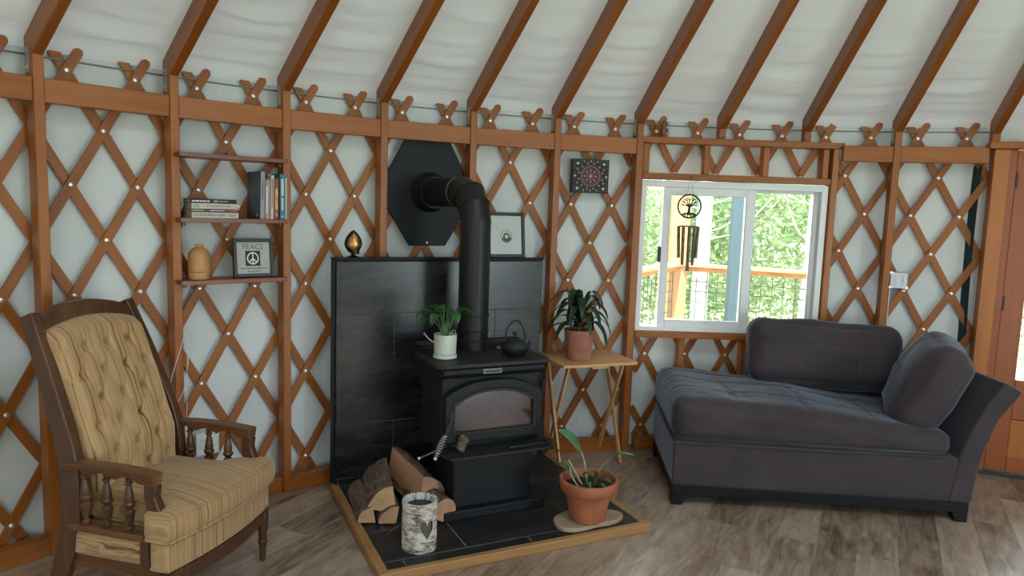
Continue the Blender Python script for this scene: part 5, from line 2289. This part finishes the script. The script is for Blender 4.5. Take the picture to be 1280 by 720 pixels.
def side_fn(p, u):
    p = cush_fn(11, .012)(p, u)
    p.x += .006 * math.exp(-((p.z - .02) / .012) ** 2) * (1 if u.x < -.5 else 0)
    p.x += .006 * math.exp(-((p.y - .0) / .012) ** 2) * (1 if u.x < -.5 else 0)
    return p


bm = softbox(.112, .325, .262, .09, (.060, .012, .022), 40, side_fn)
sb_ = seams(bm, [[(0, -.25 + .04 * k, gz) for k in range(13)] for gz in (.02,)] + [[(0, gy, -.19 + .03 * k) for k in range(13)] for gy in (.0,)], (1, 0, 0), None)
ac_ = obj('arm_cushion', bm, SOFA, sf, sharp=180, matrix=M.Translation((1.450, .335, .682)) @ M.Rotation(radians(-20), 4, 'Z') @ M.Rotation(radians(25), 4, 'Y'))
obj('stitched_seam', sb_, SEAM, ac_, sharp=180)

# ================================================================== TRAY TABLE
TBA = radians(21)
tb = thing('tray_table', 'pale folding wooden tray table between stove and window', 'table', (0.318, 4.12, 0), TBA)
TZ = .672
bm = bm_new()
prism(bm, rrect(0, .512, 0, .425, .018, 5), .018, 'xy', TZ - .018)
obj('tabletop', bm, PINE, tb, bevel=.003)
bm = bm_new()
box(bm, .04, .472, .10, .125, TZ - .036, TZ - .0185)
box(bm, .04, .472, .31, .335, TZ - .036, TZ - .0185)
obj('top_batten', bm, PINE, tb, bevel=.002)
bm = bm_new()
box(bm, .20, .31, .01, .07, TZ - .032, TZ - .0185)
obj('latch_block', bm, PINE, tb, bevel=.002)
for xo, xi in ((.048, .072), (.468, .444)):
    beam('leg', (xo, .085 + .0, 0.0), (xo, .335, TZ - .03), .030, .016, (1, 0, 0), PINEZ, tb)
    beam('leg', (xi, .350, 0.0), (xi, .075, TZ - .03), .030, .016, (1, 0, 0), PINEZ, tb)
for xq in (.038, .434):
    bm = bm_new()
    lathe(bm, [(0, 0), (.006, 0), (.006, .044), (0, .044)], 12, mx=M.Translation((xq, .2115, .329)) @ M.Rotation(radians(90), 4, 'Y'))
    obj('pivot_pin', bm, PINE, tb)

# ---- dracaena on the tray table
dr = thing('potted_dracaena', 'dark strappy plant in weathered terracotta pot on the tray table', 'potted plant', (0.425, 4.335, TZ), TBA)
dr.scale = (1.12, 1.12, 1.06)
bm = bm_new()
lathe(bm, [(0, 0), (.062, 0), (.066, .004), (.083, .165), (.085, .172), (.085, .178), (.078, .178), (.074, .15), (0, .148)], 40)
obj('pot', bm, TERRAOLD, dr)
bm = bm_new()
lathe(bm, [(.076, .155), (.04, .162), (0, .163)], 24, cap0=False)
obj('soil', bm, SOIL, dr)
bm = bm_new()
tube(bm, spline([(0, 0, .155), (.004, .0, .21), (.0, .0, .27)], 5), [.009] * 6 + [.007] * 5, 8)
obj('stem', bm, STEM, dr)
rnd = random.Random(12)
for k in range(26):
    s = k / 25
    az = k * 2.39996 + .3
    z0 = .185 + .10 * s
    rise = .015 + .10 * s + rnd.uniform(-.01, .02)
    reach = .075 + .075 * (1 - .5 * s) + rnd.uniform(-.015, .02)
    dx = V((cos(az), sin(az), 0))
    b0 = V((0, 0, z0)) + dx * .006
    droop = .01 + .075 * (1 - s) + rnd.uniform(0, .055)
    pts = [b0, b0 + dx * reach * .45 + V((0, 0, rise)), b0 + dx * reach * .8 + V((0, 0, rise * .95)), b0 + dx * reach * 1.12 + V((0, 0, rise * .7 - droop * .4)), b0 + dx * reach * 1.28 + V((0, 0, rise * .45 - droop))]
    bm = bm_new()
    leaf(bm, pts, .0185 + .005 * rnd.random(), .28, 16, lambda s: (min(1, s * 4 + .35) if s < .25 else (1 - ((s - .25) / .75) ** 2.2)))
    obj('leaf', bm, LEAFDARK, dr, sharp=180)

# ================================================================== ARMCHAIR
ch = thing('armchair', 'tall tufted wooden armchair with striped tan velvet at left', 'armchair', (-1.109, 2.71, 0), radians(-14.1))
PY = .272                         # posts at +-PY
for s in (-1, 1):
    bm = bm_new()
    pts = spline([(-.60, s * PY, 0), (-.515, s * PY, .17), (-.462, s * PY, .36), (-.470, s * (PY - .006), .60), (-.560, s * (PY - .020), .86), (-.672, s * (PY - .040), 1.128)], 6)
    n = len(pts)
    ds = [.050 + .036 * min(1, k / 10) if k < 18 else .086 - .030 * ((k - 18) / (n - 18)) for k in range(n)]
    sweep_rect(bm, pts, .042, ds)
    obj('back_post', bm, WALNUT, ch, bevel=.005)


def bx(z):
    """x of the back frame's middle line at height z"""
    tab = [(.36, -.462), (.60, -.470), (.86, -.560), (1.135, -.672)]
    for (z0, x0), (z1, x1) in zip(tab, tab[1:]):
        if z <= z1:
            return x0 + (x1 - x0) * (z - z0) / (z1 - z0)
    return -.672 - (z - 1.135) * .4


# arched crest rail
bm = bm_new()
rows = []
for k in range(17):
    y = -.214 + .428 * k / 16
    u = y / .214
    zt = 1.118 + .040 * (1 - u * u) if abs(u) < .82 else 1.118 + .040 * (1 - .82 ** 2) - .012 * (abs(u) - .82) / .18
    zb_ = 1.055 + .040 * (1 - u * u)
    rows.append([bm.verts.new((bx(zb_) - .022, y, zb_)), bm.verts.new((bx(zb_) + .024, y, zb_)), bm.verts.new((bx(zt) + .020, y, zt)), bm.verts.new((bx(zt) - .020, y, zt))])
for a, b in zip(rows, rows[1:]):
    for q in range(4):
        bm.faces.new((a[q], a[(q + 1) % 4], b[(q + 1) % 4], b[q]))
bm.faces.new(rows[0][::-1])
bm.faces.new(rows[-1])
obj('crest_rail', bm, WALNUT, ch, bevel=.004)
# back panel behind the upholstery
bm = bm_new()
rows = []
for k in range(9):
    z = .33 + .76 * k / 8
    rows.append([bm.verts.new((bx(z) - .030, y, z)) for y in (-.236, .236)] + [bm.verts.new((bx(z) - .012, y, z)) for y in (.236, -.236)])
for a, b in zip(rows, rows[1:]):
    for q in range(4):
        bm.faces.new((a[q], a[(q + 1) % 4], b[(q + 1) % 4], b[q]))
bm.faces.new(rows[0][::-1])
bm.faces.new(rows[-1])
obj('back_panel', bm, STRIPEBACK, ch)
# tufted upholstery
BUT = []
for r in range(6):
    z = .985 - .098 * r
    for c in range(4 if r % 2 else 3):
        y = (c - (1.5 if r % 2 else 1.0)) * .108
        BUT.append((y, z))
NY, NZC = 96, 150


def tuft(y, z):
    u = abs(y) / .232
    arch = 1.062 + .036 * (1 - (y / .226) ** 2)
    edge = min(1.0, max(0.0, (1 - u)) / .16) ** .5
    edge *= min(1.0, max(0.0, arch - z) / .045) ** .5
    h = .062 * edge
    for (by, bz_) in BUT:
        d2 = (y - by) ** 2 + (z - bz_) ** 2
        if d2 < .012:
            h -= .030 * edge * math.exp(-d2 / (.012 ** 2))
            h -= .010 * edge * math.exp(-d2 / (.040 ** 2))
    # short slit below every button, where the cloth is pinched
    for (by, bz_) in BUT:
        ax, az = y - by, z - bz_
        t = (ax * .010 - az * .042) / (.010 ** 2 + .042 ** 2)
        if -.15 <= t <= 1:
            px_, pz_ = ax - t * .010, az + t * .042
            h -= .016 * edge * math.exp(-(px_ * px_ + pz_ * pz_) / (.0042 ** 2)) * (1 - abs(t))
    # diamond creases run between neighbouring buttons
    for (by, bz_) in BUT:
        for dy in (-.054, .054):
            # segment to (by+dy, bz-.088)
            ax, az = y - by, z - bz_
            L2 = dy * dy + .098 ** 2
            t = (ax * dy - az * .098) / L2
            if 0 <= t <= 1:
                px_, pz_ = ax - t * dy, az + t * .098
                d2 = px_ * px_ + pz_ * pz_
                h -= .0075 * edge * math.exp(-d2 / (.0055 ** 2)) * abs(2 * t - 1) ** 1.3
    return h


bm = bm_new()
rows = []
for j in range(NZC + 1):
    row = []
    for k in range(NY + 1):
        y = -.232 + .464 * k / NY
        arch = 1.062 + .036 * (1 - (y / .226) ** 2)
        z = .37 + (arch - .37) * j / NZC
        h = tuft(y, z)
        slope = .38 if z > .6 else .1
        row.append(bm.verts.new((bx(z) + .016 + h * .95, y, z + h * slope * .5)))
    rows.append(row)
for a, b in zip(rows, rows[1:]):
    for k in range(NY):
        bm.faces.new((a[k], a[k + 1], b[k + 1], b[k]))
bk_ = obj('tufted_back', bm, STRIPEBACK, ch, sharp=180)
md = bk_.modifiers.new('thick', 'SOLIDIFY')
md.thickness = .012
md.offset = -1
bme = None
for (y, z) in BUT:
    h = tuft(y, z)
    mx = M.Translation((bx(z) + .017 + h * .95, y, z + h * .19)) @ M.Rotation(radians(68), 4, 'Y')
    if bme is None:
        bm = bm_new()
        lathe(bm, [(.0085, 0), (.0085, .003), (.005, .006), (0, .007)], 14)
        o = obj('button', bm, STRIPEBACK, bk_, matrix=mx)
        bme = o.data
    else:
        o = bpy.data.objects.new('button', bme)
        link(o, bk_)
        o.matrix_local = mx
bm = bm_new()
pts = []
for k in range(25):
    y = -.230 + .46 * k / 24
    arch = 1.062 + .036 * (1 - (y / .226) ** 2)
    pts.append((bx(arch) + .024, y, arch - .003))
pts = [(bx(.42 + .1 * k) + .026, -.230, .42 + .1 * k) for k in range(6)] + pts + [(bx(.92 - .1 * k) + .026, .230, .92 - .1 * k) for k in range(6)]
tube(bm, pts, .005, 6)
obj('back_piping', bm, STRIPE, bk_)


# T-shaped cushion outline in plan (front at x = 0)
def t_outline(xf, yf, xb, yb, xs, bow):
    pts = []
    for k in range(13):
        y = -yf + 2 * yf * k / 12
        pts.append((xf + bow * (1 - (y / yf) ** 2), y))
    pts += [(xs + .01, yf), (xs, yf - .008), (xs - .006, yb), (xb, yb - .01), (xb, -(yb - .01)), (xs - .006, -yb), (xs, -(yf - .008)), (xs + .01, -yf)]
    return pts


def resample(pts, step):
    out = []
    n = len(pts)
    for i in range(n):
        a, b = V((*pts[i], 0)), V((*pts[(i + 1) % n], 0))
        m = max(1, int((b - a).length / step))
        for k in range(m):
            q = a.lerp(b, k / m)
            out.append((q.x, q.y))
    return out


def pillow(outline, z0, z1, crown, r=.03, cx_=-.2, bottom=.01):
    bm = bm_new()
    outl = resample(outline, .022)
    rings = []

    def ring_(sc, z, inset):
        row = []
        for x, y in outl:
            d = V((x - cx_, y, 0))
            L = d.length
            k = max(.0, (L - inset) / L) * sc
            row.append(bm.verts.new((cx_ + d.x * k, d.y * k, z)))
        rings.append(row)
    ring_(1, z0, r * .9)
    for q in range(1, 5):
        a = radians(90 * q / 4)
        ring_(1, z0 + r * (1 - cos(a)), r * .9 * (1 - sin(a)))
    for q in range(0, 5):
        a = radians(90 * q / 4)
        ring_(1, z1 - r * (1 - sin(a)), r * .9 * (1 - cos(a)))
    for sc in (.9, .75, .6, .45, .3, .15):
        ring_(sc, z1 + crown * (1 - sc ** 2), r * .9)
    for a, b in zip(rings, rings[1:]):
        n = len(a)
        for k in range(n):
            bm.faces.new((a[k], a[(k + 1) % n], b[(k + 1) % n], b[k]))
    bm.faces.new(rings[0][::-1])
    bm.faces.new(rings[-1])
    return bm, outl


for v_, (z0, z1, xf, yf, nm, cr_) in {'c': (.352, .466, .0, .325, 'seat_cushion', .026)}.items():
    bm, outl = pillow(t_outline(xf + .008, yf + .008, -.43, .232, -.098, .040), z0, z1, cr_, .042)
    sc_ = obj(nm, bm, STRIPE, ch, sharp=180)
    for zq in (z1 - .012, z0 + .012):
        bm = bm_new()
        pts = [(-.2 + (x + .2) * .975, y * .975, zq) for x, y in outl]
        pts.append(pts[0])
        tube(bm, pts, .0048, 6, False)
        obj('piping', bm, STRIPE, sc_)
bm, outl = pillow(t_outline(-.014, .312, -.44, .245, -.092, .034), .238, .353, .0, .020)
bs = obj('upholstered_seat_base', bm, STRIPE, ch, sharp=180)
bm = bm_new()
pts = [(x, y, .250) for x, y in outl] + [(outl[0][0], outl[0][1], .250)]
tube(bm, pts, .0045, 6, False)
obj('piping', bm, STRIPE, bs)
# curved front rail and side rails
bm = bm_new()
rows = []
for k in range(13):
    y = -.300 + .600 * k / 12
    x = -.020 + .034 * (1 - (y / .30) ** 2)
    zl = .172 + .012 * (abs(y) / .30) ** 2
    rows.append([bm.verts.new(p) for p in ((x - .03, y, zl), (x, y, zl), (x + .006, y, .237), (x - .03, y, .237))])
for a, b in zip(rows, rows[1:]):
    for q in range(4):
        bm.faces.new((a[q], a[(q + 1) % 4], b[(q + 1) % 4], b[q]))
bm.faces.new(rows[0][::-1])
bm.faces.new(rows[-1])
obj('front_rail', bm, WALNUT, ch, bevel=.003)
for s in (-1, 1):
    bm = bm_new()
    box(bm, -.47, -.03, s * .262 - .012, s * .262 + .012, .185, .237)
    obj('side_rail', bm, WALNUTX, ch, bevel=.003)
    # turned front leg
    bm = bm_new()
    lathe(bm, [(0, 0), (.013, 0), (.014, .03), (.017, .075), (.020, .080), (.020, .090), (.016, .095), (.019, .135), (.024, .150), (.024, .158), (.018, .163), (.019, .175), (.025, .178), (.025, .237), (0, .237)], 20)
    o = obj('front_leg', bm, WALNUT, ch, matrix=M.Translation((-.030, s * .292, 0)))
    # arm
    ya = s * .285
    bm = bm_new()
    # arm rest: flat top, scalloped underside
    topp, bot = [], []
    for k in range(33):
        x = -.462 + .392 * k / 32
        q = (x + .455) / .105
        sc_z = .558 + .018 * abs(sin(pi * max(0, min(3, q)))) if x < -.14 else .556
        topp.append((x, .604 - .010 * ((x + .27) / .2) ** 2 + .004))
        bot.append((x, sc_z))
    outl = topp + bot[::-1]
    wtop, w0 = .026, .016
    lo = [bm.verts.new((x, ya - (.030 if k < 33 else .018), z)) for k, (x, z) in enumerate(outl)]
    hi = [bm.verts.new((x, ya + (.030 if k < 33 else .018), z)) for k, (x, z) in enumerate(outl)]
    n = len(outl)
    for k in range(32):
        for row, rev in ((lo, False), (hi, True)):
            f = [row[k], row[k + 1], row[n - 2 - k], row[n - 1 - k]]
            bm.faces.new(f[::-1] if rev else f)
    for k in range(n):
        bm.faces.new((lo[k], hi[k], hi[(k + 1) % n], lo[(k + 1) % n]))
    arm = obj('arm_rest', bm, WALNUTX, ch, bevel=.004, seg=2)
    # shaped front arm post
    bm = bm_new()
    pts = spline([(-.092, ya, .558), (-.094, ya, .51), (-.080, ya, .455), (-.088, ya * 1.0, .40), (-.118, ya, .345), (-.122, ya, .24)], 5)
    ds = [.052, .052, .050, .048, .048, .047, .048, .050, .054, .058, .062, .064, .062, .060, .057, .053, .050, .047, .045, .043, .042, .040, .040, .040, .040, .040]
    sweep_rect(bm, pts, .036, ds[:len(pts)])
    obj('arm_post', bm, WALNUT, arm, bevel=.005)
    # lower rail and three turned spindles
    bm = bm_new()
    box(bm, -.455, -.125, ya - .020, ya + .020, .342, .366)
    obj('arm_rail', bm, WALNUTX, arm, bevel=.003)
    for x in (-.390, -.293, -.196):
        bm = bm_new()
        lathe(bm, [(0, 0), (.010, 0), (.016, .008), (.016, .014), (.009, .020), (.009, .026), (.014, .040), (.019, .066), (.020, .078), (.012, .086), (.013, .090), (.021, .098), (.022, .106), (.016, .114), (.017, .126), (.014, .150), (.009, .172), (.009, .176), (.014, .181), (.014, .187), (.010, .191), (.011, .203), (0, .203)], 18)
        obj('spindle', bm, WALNUT, arm, matrix=M.Translation((x, ya, .366)))
    # upholstered side panel under the arm rail
    bm = softbox(.175, .016, .048, .014, (0, .008, 0), 12)
    obj('side_panel', bm, STRIPEZ, ch, sharp=180, matrix=M.Translation((-.278, s * .276, .290)))
